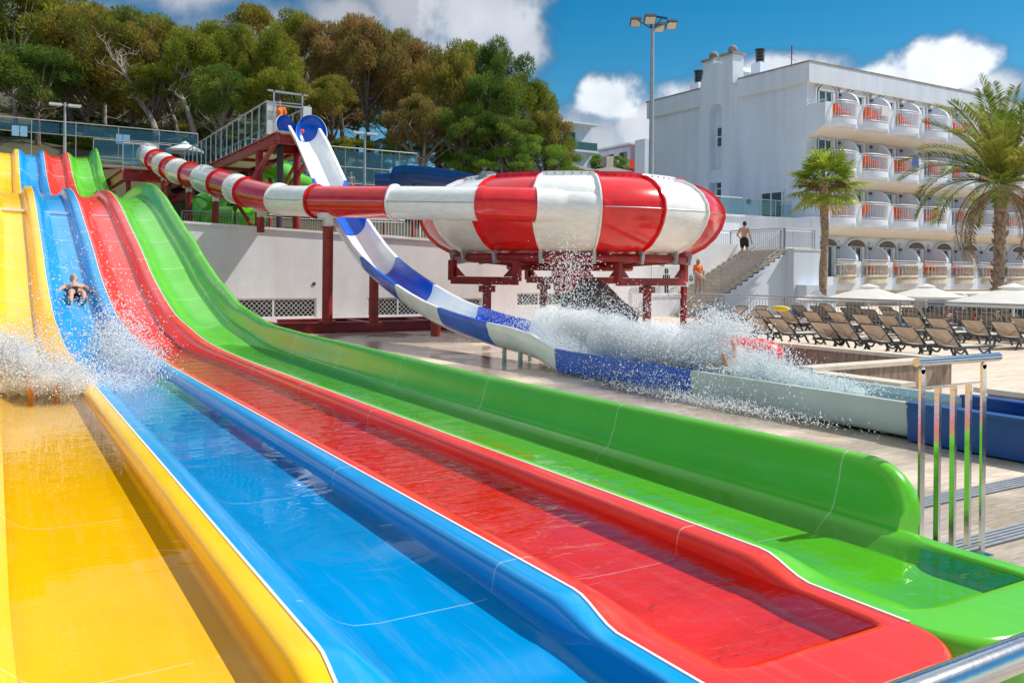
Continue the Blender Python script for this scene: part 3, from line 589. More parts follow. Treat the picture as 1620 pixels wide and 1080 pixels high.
# the tube wraps round the bowl's flank and sinks into it
pa = math.atan2((TP[-1]-bc).dot(rgt), (TP[-1]-bc).dot(fcam)); z0 = TP[-1].z; r0 = (Vector((TP[-1].x, TP[-1].y, 0))-bc).length
wrap = []; steps = 40; aend = R(46); pre = [Vector(path[-1])*.98+Vector(path[-2])*.02]
for t in range(steps+1):
    q = t/steps; a = pa+(aend-pa)*q; r_ = r0+(4.27-r0)*min(1, q*3)**1.0; r_ -= max(0, q-.45)*.75; wrap.append(polar(r_, a, z0-.10*q))
wrap[0] = pre[0]
wcols = []
for t in range(steps):
    a = pa+(aend-pa)*(t+.5)/steps; wcols.append(0 if int(math.floor((a-a0)/n14)) % 2 else 1)
i = 0
while i < steps:
    j = i
    while j < steps and wcols[j] == wcols[i]: j += 1
    WP = [tuple(path[-2])]+[tuple(p) for p in wrap]
    m = MB(); m.grid([ring_at(WP, q+1, TR) for q in range(i, j+1)], closed=True)
    if i == 0: w0 = [tuple(Vector(path[-1])-(Vector(path[-1])-Vector(path[-2])).normalized()*.10), tuple(Vector(WP[1])), tuple(Vector(WP[1])+(Vector(WP[2])-Vector(WP[1])).normalized()*.05)]; m.grid([ring_at(w0, 0, TR+.004), ring_at(w0, 0, TR+.035), ring_at(w0, 1, TR+.035), ring_at(w0, 2, TR+.035), ring_at(w0, 2, TR)], closed=True)
    if i > 0: m.grid([ring_at(WP, i+1, TR), ring_at(WP, i+1, TR+.035)], closed=True)
    o = m.build('inlet_section', 'bright_red' if wcols[i] == 0 else 'white_tube', bowl, angle=60); o['label'] = ('red' if wcols[i] == 0 else 'white')+' inlet section wrapped round the bowl'
    i = j
# struts, hose hoop seen over the near lip
MB().tube(smooth_path([polar(3.85, R(-44), 4.3), polar(3.7, R(-42), 4.52), polar(3.5, R(-39), 4.56), polar(3.35, R(-36), 4.4)], 5), .05, 8).build('hose', 'grey_plastic', bowl)
# carrying ring
m = MB(); m.tube([polar(3.55, a0+t*n14, 2.20) for t in range(17)], .115, 12, cap=False)
m.build('ring_beam', 'red_steel', bowl)
m = MB(); m.tube([polar(1.9, a0+t*n14, 1.93) for t in range(17)], .09, 10, cap=False); m.build('ring_beam', 'red_steel', bowl)
for k in range(16):
    a = a0+k*n14; MB().bar(polar(3.55, a, 2.05), polar(3.62, a, 2.42), .10, .30).build('bracket', 'galvanised', bowl)
    MB().bar(polar(3.5, a, 2.16), polar(.6, a, 1.92), .06, .10).build('spoke', 'red_steel', bowl)
def tframe(p1, p2, px, two=False):
    p1 = Vector(p1); p2 = Vector(p2); z = 1.53; m = MB()
    a = Vector((p1.x, p1.y, z)); b = Vector((p2.x, p2.y, z)); m.bar(a, b, .18, .22)
    for q in (a, b): m.bar((q.x, q.y, z), (q.x, q.y, 2.12), .19, .19, upv=(b-a).normalized())
    d = (b-a).normalized()
    for q, s in ((a, 1), (b, -1)):
        for h in (.0,): m.prism([q+d*s*.1+Vector((0, -.1, .12)), q+d*s*.42+Vector((0, -.1, .12)), q+d*s*.1+Vector((0, -.1, .40))], (0, .2, 0))
    m.build('yoke', 'red_steel', bowl, smooth=False)
    c = a+(b-a)*px; MB().tube([(c.x, c.y, 0.1), (c.x, c.y, z-.10)], .125, 16).tube([(c.x, c.y, z-.32), (c.x, c.y, z-.14)], .24, 12).tube([(c.x, c.y, 0), (c.x, c.y, .12)], .28, 12).build('post', 'red_steel', bowl)
    if two: MB().bar((b.x, b.y, 0), (b.x, b.y, z-.14), .14, .14).build('post', 'red_steel', bowl)
tframe(atD(716, 443, 25.3), atD(818, 443, 24.0), .55)
tframe(atD(978, 440, 24.2), atD(1082, 440, 26.6), .42, True)
tframe(polar(3.4, R(205), 0), polar(1.8, R(190), 0), .5); tframe(polar(3.4, R(150), 0), polar(1.8, R(165), 0), .5)
# drain funnel and grey exit pipe
m = MB(); m.tube([bc+Vector((0, 0, 2.0)), bc+Vector((0, 0, 1.5)), bc+Vector((.02, 0, 1.15))], [.62, .52, .50], 20); m.build('drain_funnel', 'red_tube', bowl)
ex = smooth_path([bc+Vector((0, 0, 1.3)), bc+Vector((.1, -.1, 1.02)), Vector(atD(938, 462, 26.6)), Vector(atD(965, 485, 26.2)), Vector(atD(990, 507, 25.8))], 6)
m = MB(); m.tube(ex, .47, 20, cap=False); e2 = ex[-2:]; d = (Vector(e2[1])-Vector(e2[0])).normalized()
m.tube([Vector(ex[-1])-d*.05, Vector(ex[-1])+d*.03], .55, 20, cap=False); m.build('exit_pipe', 'grey_plastic', bowl)
m = MB(); m.grid([ring_at([tuple(Vector(ex[-1])-d*.3), tuple(Vector(ex[-1])+d*.02)], i, .44) for i in (0, 1)], closed=True); m.build('pipe_mouth', 'dark_metal', bowl)

# red steel ground frame in front of the wall
fr = thing('steel_base_frame', (*atZ(560, 528, 0)[:2], 0), 'long dark red steel beams lying on the deck before the white wall', 'steel frame')
A = atZ(440, 530, 0.0); B = atZ(705, 521, 0.0)
fy = 23.7
MB().ibeam((atY(432, 520, fy)[0], fy, .16), (atY(722, 520, fy)[0], fy, .16), .2, .30).build('beam', 'red_steel', fr, smooth=False)
MB().ibeam((atY(440, 520, fy+2.6)[0], fy+2.6, .14), (atY(720, 515, fy+2.6)[0], fy+2.6, .14), .2, .26).build('beam', 'red_steel', fr, smooth=False)
for u in (455, 600, 700): x = atY(u, 520, fy)[0]; MB().bar((x, fy+.1, .14), (x, fy+2.5, .14), .18, .22).build('cross_beam', 'red_steel', fr, smooth=False)

# ================================================================== RETAINING WALL AND GROUND WALLS
def walltop(x): return 3.19-.038*(x-4.9)
WY = 28.0
def lattice(m, x0, x1, z0, z1, y, step=.16, mi=0):
    z0 += .02; z1 -= .02; h = z1-z0; x = x0-h
    while x < x1:
        for s in (0, 1):
            a = (x, z0) if s == 0 else (x, z1); b = (x+h, z1) if s == 0 else (x+h, z0)
            (ax, az), (bx, bz) = a, b
            if ax < x0: t = (x0-ax)/(bx-ax); ax, az = x0, az+(bz-az)*t
            if bx > x1: t = (x1-ax)/(bx-ax); bx, bz = x1, az+(bz-az)*t
            if bx-ax > .02: m.bar((ax, y+.003*s, az), (bx, y+.003*s, bz), .012, .016, mi, upv=(0, 1, 0))
        x += step
rw = thing('retaining_wall', (14, WY, 0), 'long white rendered retaining wall behind the slides with low latticed windows', 'wall')
xs = [-8, 4.9, 9.65, 14, 18, 22, 24.1]
wins = [(6.35, 9.22, .22, .86), (11.0, 13.3, .22, .86), (13.7, 15.5, .20, .82), (17.0, 19.0, .5, 1.0)]
m = MB(); cuts = sorted(set([-8, 24.1]+[w_[0] for w_ in wins]+[w_[1] for w_ in wins]+list(range(-6, 24, 3))))
for a, b in zip(cuts[:-1], cuts[1:]):
    wv = [w_ for w_ in wins if w_[0] <= a+1e-6 and b <= w_[1]+1e-6]
    def face(z00, z01, z10, z11): m.add([(a, WY, z00), (b, WY, z01), (b, WY, z11), (a, WY, z10)], [(0, 1, 2, 3)])
    if wv: w_ = wv[0]; face(0, 0, w_[2], w_[2]); face(w_[3], w_[3], walltop(a), walltop(b))
    else: face(0, 0, walltop(a), walltop(b))
for w_ in wins:
    x0, x1, z0, z1 = w_; m.add([(x0, WY, z0), (x1, WY, z0), (x1, WY+.25, z0), (x0, WY+.25, z0), (x0, WY, z1), (x1, WY, z1), (x1, WY+.25, z1), (x0, WY+.25, z1)], [(0, 1, 2, 3), (4, 7, 6, 5), (0, 3, 7, 4), (1, 5, 6, 2)])
m.add([(-8, WY, 0), (-8, WY+.3, 0), (-8, WY+.3, 3.6), (-8, WY, walltop(-8))], [(0, 1, 2, 3)]); m.add([(24.1, WY, 0), (24.1, WY+.3, 0), (24.1, WY+.3, 2.4), (24.1, WY, walltop(24.1))], [(0, 1, 2, 3)])
m.build('wall_face', 'white_render', rw, smooth=False)
m = MB()
x = -8
while x < 24.1: m.bar((x+.006, WY+.14, walltop(x)+.035), (min(x+1.2, 24.1)-.006, WY+.14, walltop(min(x+1.2, 24.1))+.035), .40, .07); x += 1.2
m.build('coping', 'white_render', rw, smooth=False)
for x0, x1, z0, z1 in wins:
    m = MB(); m.box((x0, WY+.26, z0), (x1, WY+.30, z1)); f_ = m.build('window', 'glass_dark', rw, smooth=False)
    m = MB(); c_ = (x0+x1)/2
    for a, b in ((x0, x0+.06), (c_-.03, c_+.03), (x1-.06, x1)): m.box((a, WY+.02, z0), (b, WY+.07, z1))
    m.box((x0, WY+.022, z1-.06), (x1, WY+.068, z1)); m.box((x0, WY+.022, z0), (x1, WY+.068, z0+.05)); m.build('frame', 'frame_white', f_, smooth=False)
    m = MB(); lattice(m, x0+.06, x1-.06, z0+.03, z1-.03, WY+.04); m.build('grille', 'frame_white', f_, smooth=False)
MB().tube([(atY(497, 455, WY)[0], WY-.02, atY(497, 455, WY)[2]), (atY(497, 455, WY)[0], WY+.1, atY(497, 455, WY)[2])], .06, 12).build('drain_hole', 'dark_metal', rw)
MB().tube([(atY(954, 458, WY)[0], WY-.06, atY(954, 458, WY)[2]), (atY(954, 458, WY)[0], WY+.1, atY(954, 458, WY)[2])], .08, 12).build('wall_lamp', 'grey_plastic', rw)

# low planter and bench walls beside the run-out
def lowwall(name, pts, h, th, label):
    t = thing(name, (*pts[0][:2], 0), label, 'wall'); m = MB(); c_ = MB()
    for a, b in zip(pts[:-1], pts[1:]):
        a = Vector((a[0], a[1], 0)); b = Vector((b[0], b[1], 0)); d = (b-a).normalized()
        m.bar(a+Vector((0, 0, (h-.05)/2)), b+Vector((0, 0, (h-.05)/2)), th, h-.05); c_.bar(a-d*(th/2+.03)+Vector((0, 0, h-.02)), b+d*(th/2+.03)+Vector((0, 0, h-.02)), th+.06, .06)
    m.build('planked_side', 'plank_wall', t, smooth=False); c_.build('coping', 'coping', t, smooth=False)
q1 = atZ(1220, 529, .46); q2 = atZ(1513, 549, .46)
lowwall('bench_wall', [(q1[0]-.2, 15.5), (q1[0]-.2, q1[1]), ][:1]+[(13.6, 15.2), (13.6, 9.0), (11.75, 9.0)][:0]+[(13.0, 13.2), (13.0, 8.25), (9.9, 8.25)][:2], .46, .25, 'low plank-clad wall with a beige coping along the front of the sun loungers')
lowwall('bench_wall', [(13.13+.02, 8.35), (10.0, 8.35)], .455, .24, 'low plank-clad return wall running from the lounger wall towards the run-out trough')
lowwall('bench_wall', [(9.95, 9.3), (9.95, 6.95)], .40, .24, 'short low plank-clad wall right behind the speed slide trough')
lowwall('bench_wall', [(10.45, 6.0), (10.45, 3.6)], .40, .26, 'low beige wall at the right edge beyond the steel handrail')
# splash channel of the bowl slide
ch = thing('landing_channel', (19, 18, 0), 'red lined splash channel in pale green and beige kerbs under the bowl', 'channel')
for (a, b, mt, h) in (((15.9, 17.0), (20.2, 21.6), 'red_steel', .30), ((15.2, 16.0), (19.8, 20.3), 'water_trough', .0)):
    if h: MB().bar((a[0], a[1], h/2), (b[0], b[1], h/2), .25, h).build('kerb', mt, ch, smooth=False)
MB().bar((14.0, 15.9, .17), (18.6, 19.9, .17), .3, .34).build('kerb', 'pale_gelcoat', ch, smooth=False)
rp = Vector(atZ(1200, 550, .35)); rb = thing('landing_slide', (rp.x, rp.y, 0), 'glossy red end of a landing slide half hidden behind the spray', 'water slide')
MB().tube(smooth_path([(rp.x-1.6, rp.y+1.2, .35), (rp.x-.6, rp.y+.5, .38), (rp.x+.1, rp.y, .32), (rp.x+.35, rp.y-.15, .18)], 5), [.28]*13+[.27, .25, .20], 16).build('chute', 'bright_red', rb)

# ================================================================== RAILINGS
def baluster_rail(name, p, h, label, gap=.12, parent_cat='railing', rail=.03, mtl='galvanised', low=.08):
    t = thing(name, p[0], label, parent_cat); m = MB(); b_ = MB(); 
    for a, b in zip(p[:-1], p[1:]):
        a = Vector(a); b = Vector(b); L = (b-a).length; Z = Vector((0, 0, 1))
        m.tube([a+Z*h, b+Z*h], rail, 8); m.tube([a+Z*(h-.10), b+Z*(h-.10)], rail*.5, 6); m.tube([a+Z*low, b+Z*low], rail*.5, 6)
        n = max(1, round(L/gap))
        for i in range(1, n): q = a+(b-a)*i/n; b_.tube([q+Z*low, q+Z*(h-.10)], .009, 5)
    for q in p: MB().tube([Vector(q)-Vector((0, 0, .12)), Vector(q)+Vector((0, 0, h))], rail*1.0, 8).build('post', mtl, t)
    m.build('handrail', mtl, t); b_.build('balusters', mtl, t); return t
def glass_rail(name, a, b, h, label, n, rails=(1.0,), panel=(.1, .92), boards=()):
    a = Vector(a); b = Vector(b); t = thing(name, a, label, 'glass railing'); Z = Vector((0, 0, 1)); m = MB()
    for r_ in rails: m.tube([a+Z*h*r_, b+Z*h*r_], .032 if r_ == 1 else .02, 8)
    m.build('handrail', 'galvanised', t)
    for i in range(n+1): q = a+(b-a)*i/n; MB().tube([q-Z*.15, q+Z*h], .024, 6).build('post', 'galvanised', t)
    pm = MB(); pm.bar(a+Z*h*(panel[0]+panel[1])/2, b+Z*h*(panel[0]+panel[1])/2, .012, h*(panel[1]-panel[0])); pm.build('glass_panel', 'glass_pane', t, smooth=False)
    for u in boards:
        q = a+(b-a)*u; d = (b-a).normalized(); MB().bar(q-d*.36+Z*h*.68, q-d*.02+Z*h*.68, .03, .55).bar(q+d*.02+Z*h*.68, q+d*.36+Z*h*.68, .03, .55).build('notice_board', 'sign_blue', t, smooth=False)
    return t
# walkway at the head of the racing slide
wk = thing('slide_walkway', (0, 52.2, 3), 'raised walkway with a dark red steel edge behind the tops of the racing lanes', 'walkway')
MB().box((-9, 52.25, 7.45), (5.2, 55, 7.62)).build('deck', 'terrace_ground', wk, smooth=False)
MB().ibeam((4.85, 51.9, 7.0), (12.5, 51.9, 7.0), .3, .62).build('edge_beam', 'red_steel', wk, smooth=False)
MB().box((4.9, 52.05, 7.30), (33, 55, 7.5)).build('deck', 'terrace_ground', wk, smooth=False)
for x in (5.2, 8.5, 12.3, 18, 25, 31): MB().bar((x, 52.2, 2.9), (x, 52.2, 7.3), .22, .22).build('post', 'red_steel', wk, smooth=False)
for x in (5.2, 8.5): MB().bar((x, 52.1, 3.6), (x+3.2, 52.1, 6.9), .12, .12).bar((x+3.2, 52.0, 3.6), (x, 52.0, 6.9), .12, .12).build('brace', 'red_steel', wk, smooth=False)
# near platform carrying the start of the tube
pl = thing('tube_start_platform', (4, 40.2, 3), 'dark red steel platform beside the racing slide where the striped tube starts', 'platform')
MB().box((1.9+2.9, 40.9, 5.95), (7.6, 44, 6.1)).build('deck', 'terrace_ground', pl, smooth=False)
MB().ibeam((4.8, 40.8, 5.85), (7.9, 40.8, 5.85), .25, .5).build('edge_beam', 'red_steel', pl, smooth=False)
MB().ibeam((4.8, 41, 5.85), (4.8, 51.7, 5.95), .25, .5).build('edge_beam', 'red_steel', pl, smooth=False)
MB().ibeam((7.8, 41, 5.3), (7.8, 51.7, 5.3), .2, .35).build('edge_beam', 'red_steel', pl, smooth=False)
for x, y in ((5.0, 41), (7.6, 41), (5.0, 46.5), (7.6, 46.5)): MB().bar((x, y, 2.95), (x, y, 5.6), .2, .2).build('post', 'red_steel', pl, smooth=False)
for y in (41.2, 46.3): MB().bar((5, y, 3.2), (7.6, y, 5.5), .1, .1).build('brace', 'red_steel', pl, smooth=False)
glass_rail('glass_railing', (4.75, 40.8, 6.12), (6.2, 40.8, 6.12), 1.1, 'short glass railing between the green lane top and the start of the striped tube', 2, rails=(1, .2))
glass_rail('glass_railing', (-9, 53, 7.62), (10.2, 53, 7.60), 2.14, 'long glass railing with pale blue notice boards behind the tops of the racing lanes', 9, rails=(1, .67, .02), panel=(.68, .95), boards=(.527, .79))
glass_rail('glass_railing', (4.6, 52.2, 7.60), (8.6, 52.2, 7.58), 1.25, 'frameless glass panels on the walkway beside the green lane top', 2, rails=(1, .25, .1), panel=(.04, .96))
a1 = atY(528, 290, 47); b1 = atY(656, 246, 47)
glass_rail('glass_railing', (11.5, 47, 5.9), (b1[0], 47, 5.9), b1[2]-5.9, 'glass railing of the far terrace right of the speed slide, blue board at its end', 9, rails=(1, .62, .30, .05), panel=(.05, .94), boards=(.975,))
MB().box((10.8, 47.1, 5.6), (24, 51, 5.88)).build('upper_pool_terrace', 'terrace_ground', smooth=False)['kind'] = 'structure'
m = MB(); m.ibeam((10.8, 46.9, 5.6), (17.9, 46.9, 5.6), .25, .4)
t = thing('terrace_beam', (14, 46.9, 3), 'dark red beam on posts under the far terrace right of the speed slide', 'steel frame'); m.build('beam', 'red_steel', t, smooth=False)
for x in (11.2, 13.5, 16, 20.5, 23.5): MB().bar((x, 47, 2.9), (x, 47, 5.4), .18, .18).build('post', 'red_steel', t, smooth=False)
# railing on the wall's right half
baluster_rail('white_railing', [(11.0, 28.5, 2.98), (13.2, 28.5, 2.9), (15.4, 28.5, 2.82), (17.6, 28.5, 2.74)], .92, 'white baluster railing on the retaining wall behind the striped bowl', mtl='frame_white')
baluster_rail('low_fence', [(6.0, 34, 3.0), (8.0, 34, 3.0), (10.2, 34, 3.0), (12.6, 34, 3.0), (15, 34, 3.0)], .95, 'dark green mesh fence on the terrace below the launch tower', gap=.10, mtl='galvanised')

# ================================================================== LAUNCH TOWER
Zp = 6.45
cA = atZ(435, 222, Zp+.1); cB = atZ(327, 269, Zp+.1); cC = atZ(466, 230, Zp+.1)
xl, xr, yf = 8.25, 9.75, 29.35
tw = thing('launch_tower', (9, 30.5, 3), 'dark red steel launch tower and gangway with glass sides above the speed slide', 'tower')
MB().box((xl, yf, Zp-.02), (xr, 52.1, Zp+.08)).build('gangway_deck', 'terrace_ground', tw, smooth=False)
MB().box((xl+.14, yf+2.6, Zp-.22), (xr-.14, 51.9, Zp-.12)).build('ceiling_panel', 'cream', tw, smooth=False)
for x in (xl, xr): MB().ibeam((x, yf, Zp-.17), (x, 52, Zp-.17), .18, .36).build('side_beam', 'red_steel', tw, smooth=False)
for y in (yf+.05, 31.9, 35, 38.5, 42, 46): MB().ibeam((xl+.09, y, Zp-.2), (xr-.09, y, Zp-.2), .16, .30).build('cross_beam', 'red_steel', tw, smooth=False)
for x, y in ((xl+.05, 31.9), (xr-.05, 31.9), (xl+.05, 38.5), (xr-.05, 38.5), (xl+.05, 45), (xr-.05, 45)): MB().tube([(x, y, 2.95), (x, y, Zp-.3)], .14, 12).build('post', 'red_steel', tw)
MB().bar((xl, 35.4, 4.2), (xl, yf+.2, Zp-.3), .13, .13).build('brace', 'red_steel', tw, smooth=False)
MB().bar((xr, 35.4, 4.2), (xr, yf+.2, Zp-.3), .13, .13).build('brace', 'red_steel', tw, smooth=False)
MB().bar((xl, 32.2, 3.2), (xl, 38.2, 5.8), .10, .10).bar((xr, 38.2, 3.2), (xr, 32.2, 5.8), .10, .10).build('brace', 'red_steel', tw, smooth=False)
MB().tube(smooth_path([(8.75, 31.5, 6.1), (8.75, 30.95, 6.1), (8.75, 30.8, 5.95), (8.75, 30.8, 3.1)], 4), .12, 12).build('drain_pipe', 'dark_metal', tw)
MB().box((xl+.02, yf+1.2, Zp+.1), (xl+.05, yf+1.9, Zp+1.25)).build('side_panel', 'grey_plastic', tw, smooth=False)
gp = atY(424, 195, 30.6)
MB().box((gp[0]-.16, 30.5, Zp+.1), (gp[0]+.16, 30.56, Zp+1.28)).build('end_panel', 'canvas_grey', tw, smooth=False)
gq = atY(480, 190, 30.4); MB().box((gq[0]-.14, 30.3, Zp+.2), (gq[0]+.16, 30.36, Zp+1.18)).build('end_panel', 'canvas_grey', tw, smooth=False)
ga = atY(418, 150, 30.4); gb = atY(482, 158, 30.4); m = MB()
m.bar(ga, gb, .05, .06); za = ga[2]; g1 = atY(428, 150, 30.4); g2 = atY(473, 155, 30.4)
for q in (g1, g2): m.bar((q[0], 30.4, Zp+.1), (q[0], 30.4, q[2]), .05, .05)
for v1, v2 in ((153.5, 157.5), (168.5, 172)): m.bar(atY(428, v1, 30.4), atY(473, v2, 30.4), .025, .03)
m.bar(atY(419, 172, 30.38), atY(484, 178, 30.38), .045, .045); m.build('launch_bar', 'galvanised', tw, smooth=False)
for s, x in ((0, xl-.02), (1, xr+.02)):
    y0 = 30.7
    t = glass_rail('glass_railing', (x, y0, Zp+.08), (x, 46.0, Zp+.08), 1.22, ('left' if s == 0 else 'right')+' glass side of the gangway leading to the launch tower', 15)

# ================================================================== OTHER SLIDES BEHIND
gs = thing('green_tube_slide', (8.6, 36.6, 3), 'lime green closed tube slide spiralling behind the red supports', 'water slide')
gpath = smooth_path([atD(500, 306, 36), atD(470, 300, 36), atD(447, 282, 37), atD(425, 272, 38.5), atD(400, 290, 40), atD(375, 305, 38.5), atD(345, 320, 37), atD(318, 335, 36.5), atD(330, 352, 36), atD(375, 352, 35.5), atD(415, 348, 36)], 6)
for k in range(10):
    MB().tube(gpath[k*6:k*6+7], .48, 20, cap=False).tube([gpath[k*6+6], Vector(gpath[k*6+6])*.97+Vector(gpath[k*6+5])*.03], .54, 20).build('tube_section', 'lime', gs)
for i in (6, 18, 40, 52): P = gpath[i]; MB().tube([(P[0], P[1], 2.95), (P[0], P[1], max(3.05, P[2]-.4))], .09, 10).build('post', 'red_steel', gs)
gs2 = thing('green_open_slide', atZ(365, 330, 3.1)*1.0, 'bright green open flume seen low behind the tube posts', 'water slide')
pp = smooth_path([atD(322, 352, 34.5), atD(340, 325, 34), atD(375, 310, 33.5), atD(420, 335, 33.5), atD(395, 352, 33)], 6); m = MB()
m.grid([[Vector(p)+Vector((0, .15, 0))*0+Vector((.5*math.cos(t)*.3, .5*math.cos(t), -.5*abs(math.sin(t))+.2)) for t in [math.pi*j/10 for j in range(11)]] for p in pp]); m.build('flume', 'lime', gs2)
bs = thing('blue_flume', (17.5, 42, 3), 'deep blue open flume on the terrace behind the bowl', 'water slide')
bp = [(592, 286, 44, .62), (622, 285, 44, .62), (640, 276, 43.6, .8), (665, 275, 43, .85), (700, 278, 42.3, .85), (740, 283, 41.5, .75), (775, 292, 41, .6)]
bpp = smooth_path([atD(u, v, b) for u, v, b, r_ in bp], 6); rad = [interp([(i*6, q[3]) for i, q in enumerate(bp)], k) for k in range(len(bpp))]
for k in range(6):
    m = MB(); rows = []
    for i in range(k*6, k*6+7):
        P = Vector(bpp[i]); d = (Vector(bpp[min(i+1, len(bpp)-1)])-Vector(bpp[max(i-1, 0)])); d.z = 0; d.normalize(); x = Vector((d.y, -d.x, 0)); r_ = rad[i]
        rows.append([P+x*r_*math.cos(t)+Vector((0, 0, (-math.sin(t)*r_*.8+ (0 if t < math.pi*.5 else 0)))) for t in [math.pi*(-.12+1.24*j/14) for j in range(15)]])
    m.grid(rows); m.build('flume_section', 'deep_blue', bs)
for i in (3, 15, 27): P = bpp[i]; MB().tube([(P[0], P[1], 2.9), (P[0], P[1], P[2]-.4)], .1, 8).build('post', 'red_steel', bs)
def small_parasol(name, c, r_, ztop, zed, label, valance=.12, mtl='canvas', group=None, n=8, pole=True, vent=True, z0=0):
    t = thing(name, (c[0], c[1], z0), label, 'parasol', group); m = MB(); N_ = n*4
    def rr(k, j): a = 2*math.pi*j/N_; sag = 1-.045*abs(math.sin(a*n/2)); return r_*k*sag, a
    rows = []
    for k, z in ((.03, ztop), (.30, ztop-(ztop-zed)*.27), (.65, ztop-(ztop-zed)*.61), (1, zed), (1.0, zed-valance)):
        row = []
        for j in range(N_): q, a = rr(k, j); row.append((c[0]+q*math.cos(a), c[1]+q*math.sin(a), z-(.03*r_*k*abs(math.sin(a*n/2)) if 0 < k < 1 else 0)))
        rows.append(row)
    m.grid(rows, closed=True).add(rows[0], [tuple(range(N_))]); m.build('canopy', mtl, t, angle=25)
    if vent:
        m = MB(); rows = [[(c[0]+r_*k*math.cos(a), c[1]+r_*k*math.sin(a), z) for a in [2*math.pi*j/N_ for j in range(N_)]] for k, z in ((.01, ztop+.10), (.22, ztop-.02), (.22, ztop-.06))]; m.grid(rows, closed=True); m.build('vent_cap', mtl, t, angle=25)
    MB().tube([(c[0], c[1], z0), (c[0], c[1], ztop)], .035, 10).build('pole', 'frame_white', t)
    m = MB()
    for j in range(n): a = 2*math.pi*j/n; m.bar((c[0], c[1], ztop-.12), (c[0]+r_*.97*math.cos(a), c[1]+r_*.97*math.sin(a), zed-.02), .02, .03)
    m.build('ribs', 'frame_white', t, smooth=False); return t
pc = atD(289, 244, 50); small_parasol('parasol', pc, 1.05, atD(289, 236, 50)[2], atD(289, 248, 50)[2], 'small white scalloped parasol behind the glass walkway railing', .12, 'canvas_grey', z0=7.2)

# ================================================================== LAMP POSTS
def lamp_post(x, y, z0, z1, label, arm=.75):
    t = thing('lamp_post', (x, y, z0), label, 'lamp post'); MB().tube([(x, y, z0), (x, y, z1)], [.09, .055], 10).build('pole', 'galvanised', t)
    MB().bar((x-arm*.8, y, z1-.12), (x+arm*.8, y, z1-.12), .05, .05).build('cross_arm', 'galvanised', t, smooth=False)
    for s in (-1, 1): MB().box((x+s*arm*.9-.30, y-.14, z1-.18), (x+s*arm*.9+.30, y+.14, z1-.07)).box((x+s*arm*.9-.25, y-.12, z1-.21), (x+s*arm*.9+.25, y+.12, z1-.18)).build('lamp_head', 'canvas_grey', t, smooth=False)
p = atY(98, 176, 51.2); lamp_post(p[0], 51.2, 7.5, p[2], 'twin-headed lamp post rising behind the tops of the blue and red lanes', .50)
p = atY(573, 212, 44.5); lamp_post(p[0], 44.5, 5.5, p[2], 'twin-headed lamp post among the pines to the right of the speed slide', .42)
b0 = atD(1025, 45, 45); fl = thing('floodlight_mast', (b0[0], b0[1], 0), 'tall grey floodlight mast with four lamp heads rising behind the bowl', 'floodlight mast')
fx, fy_, fz = b0; MB().tube([(fx, fy_, 0), (fx, fy_, fz+.15)], [.18, .09], 16).build('mast', 'galvanised', fl)
for du, dv, w_, sg in ((-27, 33-45, 17, -1), (-4, 28-45, 18, -1), (11, 41-45, 16, 1), (30, 36-45, 17, 1)):
    c_ = Vector(atD(1025+du, 45+dv, 45+(1.0 if dv > -14 else -.6))); wv = rt*(w_*.5*45/F); 
    tilt = Vector((0, 0, 1))*.15-fw*.24; n_ = wv.cross(tilt).normalized()
    m = MB(); m.prism([c_-wv-tilt, c_+wv-tilt, c_+wv+tilt, c_-wv+tilt], n_*-.16); h = m.build('lamp_head', 'dark_metal', fl, smooth=False)
    MB().prism([c_-wv*.88-tilt*.82+n_*.01, c_+wv*.88-tilt*.82+n_*.01, c_+wv*.88+tilt*.82+n_*.01, c_-wv*.88+tilt*.82+n_*.01], n_*.02).build('lamp_glass', 'lamp_glass', h, smooth=False)
    MB().bar((fx, fy_, fz+.1), c_+Vector((0, 0, .22)), .06, .06).build('bracket', 'dark_metal', fl, smooth=False)
MB().bar(Vector(atD(1014, 20, 45)), Vector(atD(1048, 25, 45)), .09, .09).build('top_bar', 'dark_metal', fl, smooth=False)
MB().bar(Vector(atD(1014, 20, 45)), (fx, fy_, fz), .05, .05).bar(Vector(atD(1040, 24, 45)), (fx, fy_, fz), .05, .05).build('bracket', 'dark_metal', fl, smooth=False)

# ================================================================== STAIRS ON THE RIGHT
st = thing('outdoor_stairs', (26, 28, 0), 'beige stone steps climbing right beside a white wall to the upper terrace', 'stairs')
YN, YF = 27.0, 29.4; n_st = 17; rise = 2.9/n_st; x_s = 24.75; run = .335
m = MB()
for i in range(n_st): m.box((x_s+i*run, YN, i*rise if i else 0), (x_s+i*run+run+.03, YF, (i+1)*rise)); 
for i in range(n_st): pass
m.build('steps', 'step_stone', st, smooth=False)
m = MB()
for i in range(n_st): m.box((x_s+i*run-.02, YN-.02, (i+1)*rise-.035), (x_s+i*run+run+.03, YF+.0, (i+1)*rise+.004))
m.build('treads', 'coping', st, smooth=False)
x_e = x_s+n_st*run
up = thing('terrace_wall', (x_e, 27, 0), 'white and pale blue terrace block right of the stairs with a stepped side', 'wall')
poly = [(x_s+2*run, YN-.04, 0)]
for i in range(2, n_st): poly += [(x_s+i*run+.02, YN-.04, i*rise-.04), (x_s+(i+1)*run+.02, YN-.04, i*rise-.04)]
poly += [(x_e, YN-.04, 2.86), (32.55, YN-.04, 2.86), (32.55, YN-.04, 0)]
poly2 = [(x_s+2*run, YN-.04, 0), (x_s+2*run, YN-.04, 2*rise-.04)]+poly[2:]
m = MB(); P_ = [Vector(p) for p in poly2]
for i in range(2, n_st): m.box((x_s+i*run+.02, YN-.06, 0), (x_s+(i+1)*run+.02, YN-.025, i*rise-.04))
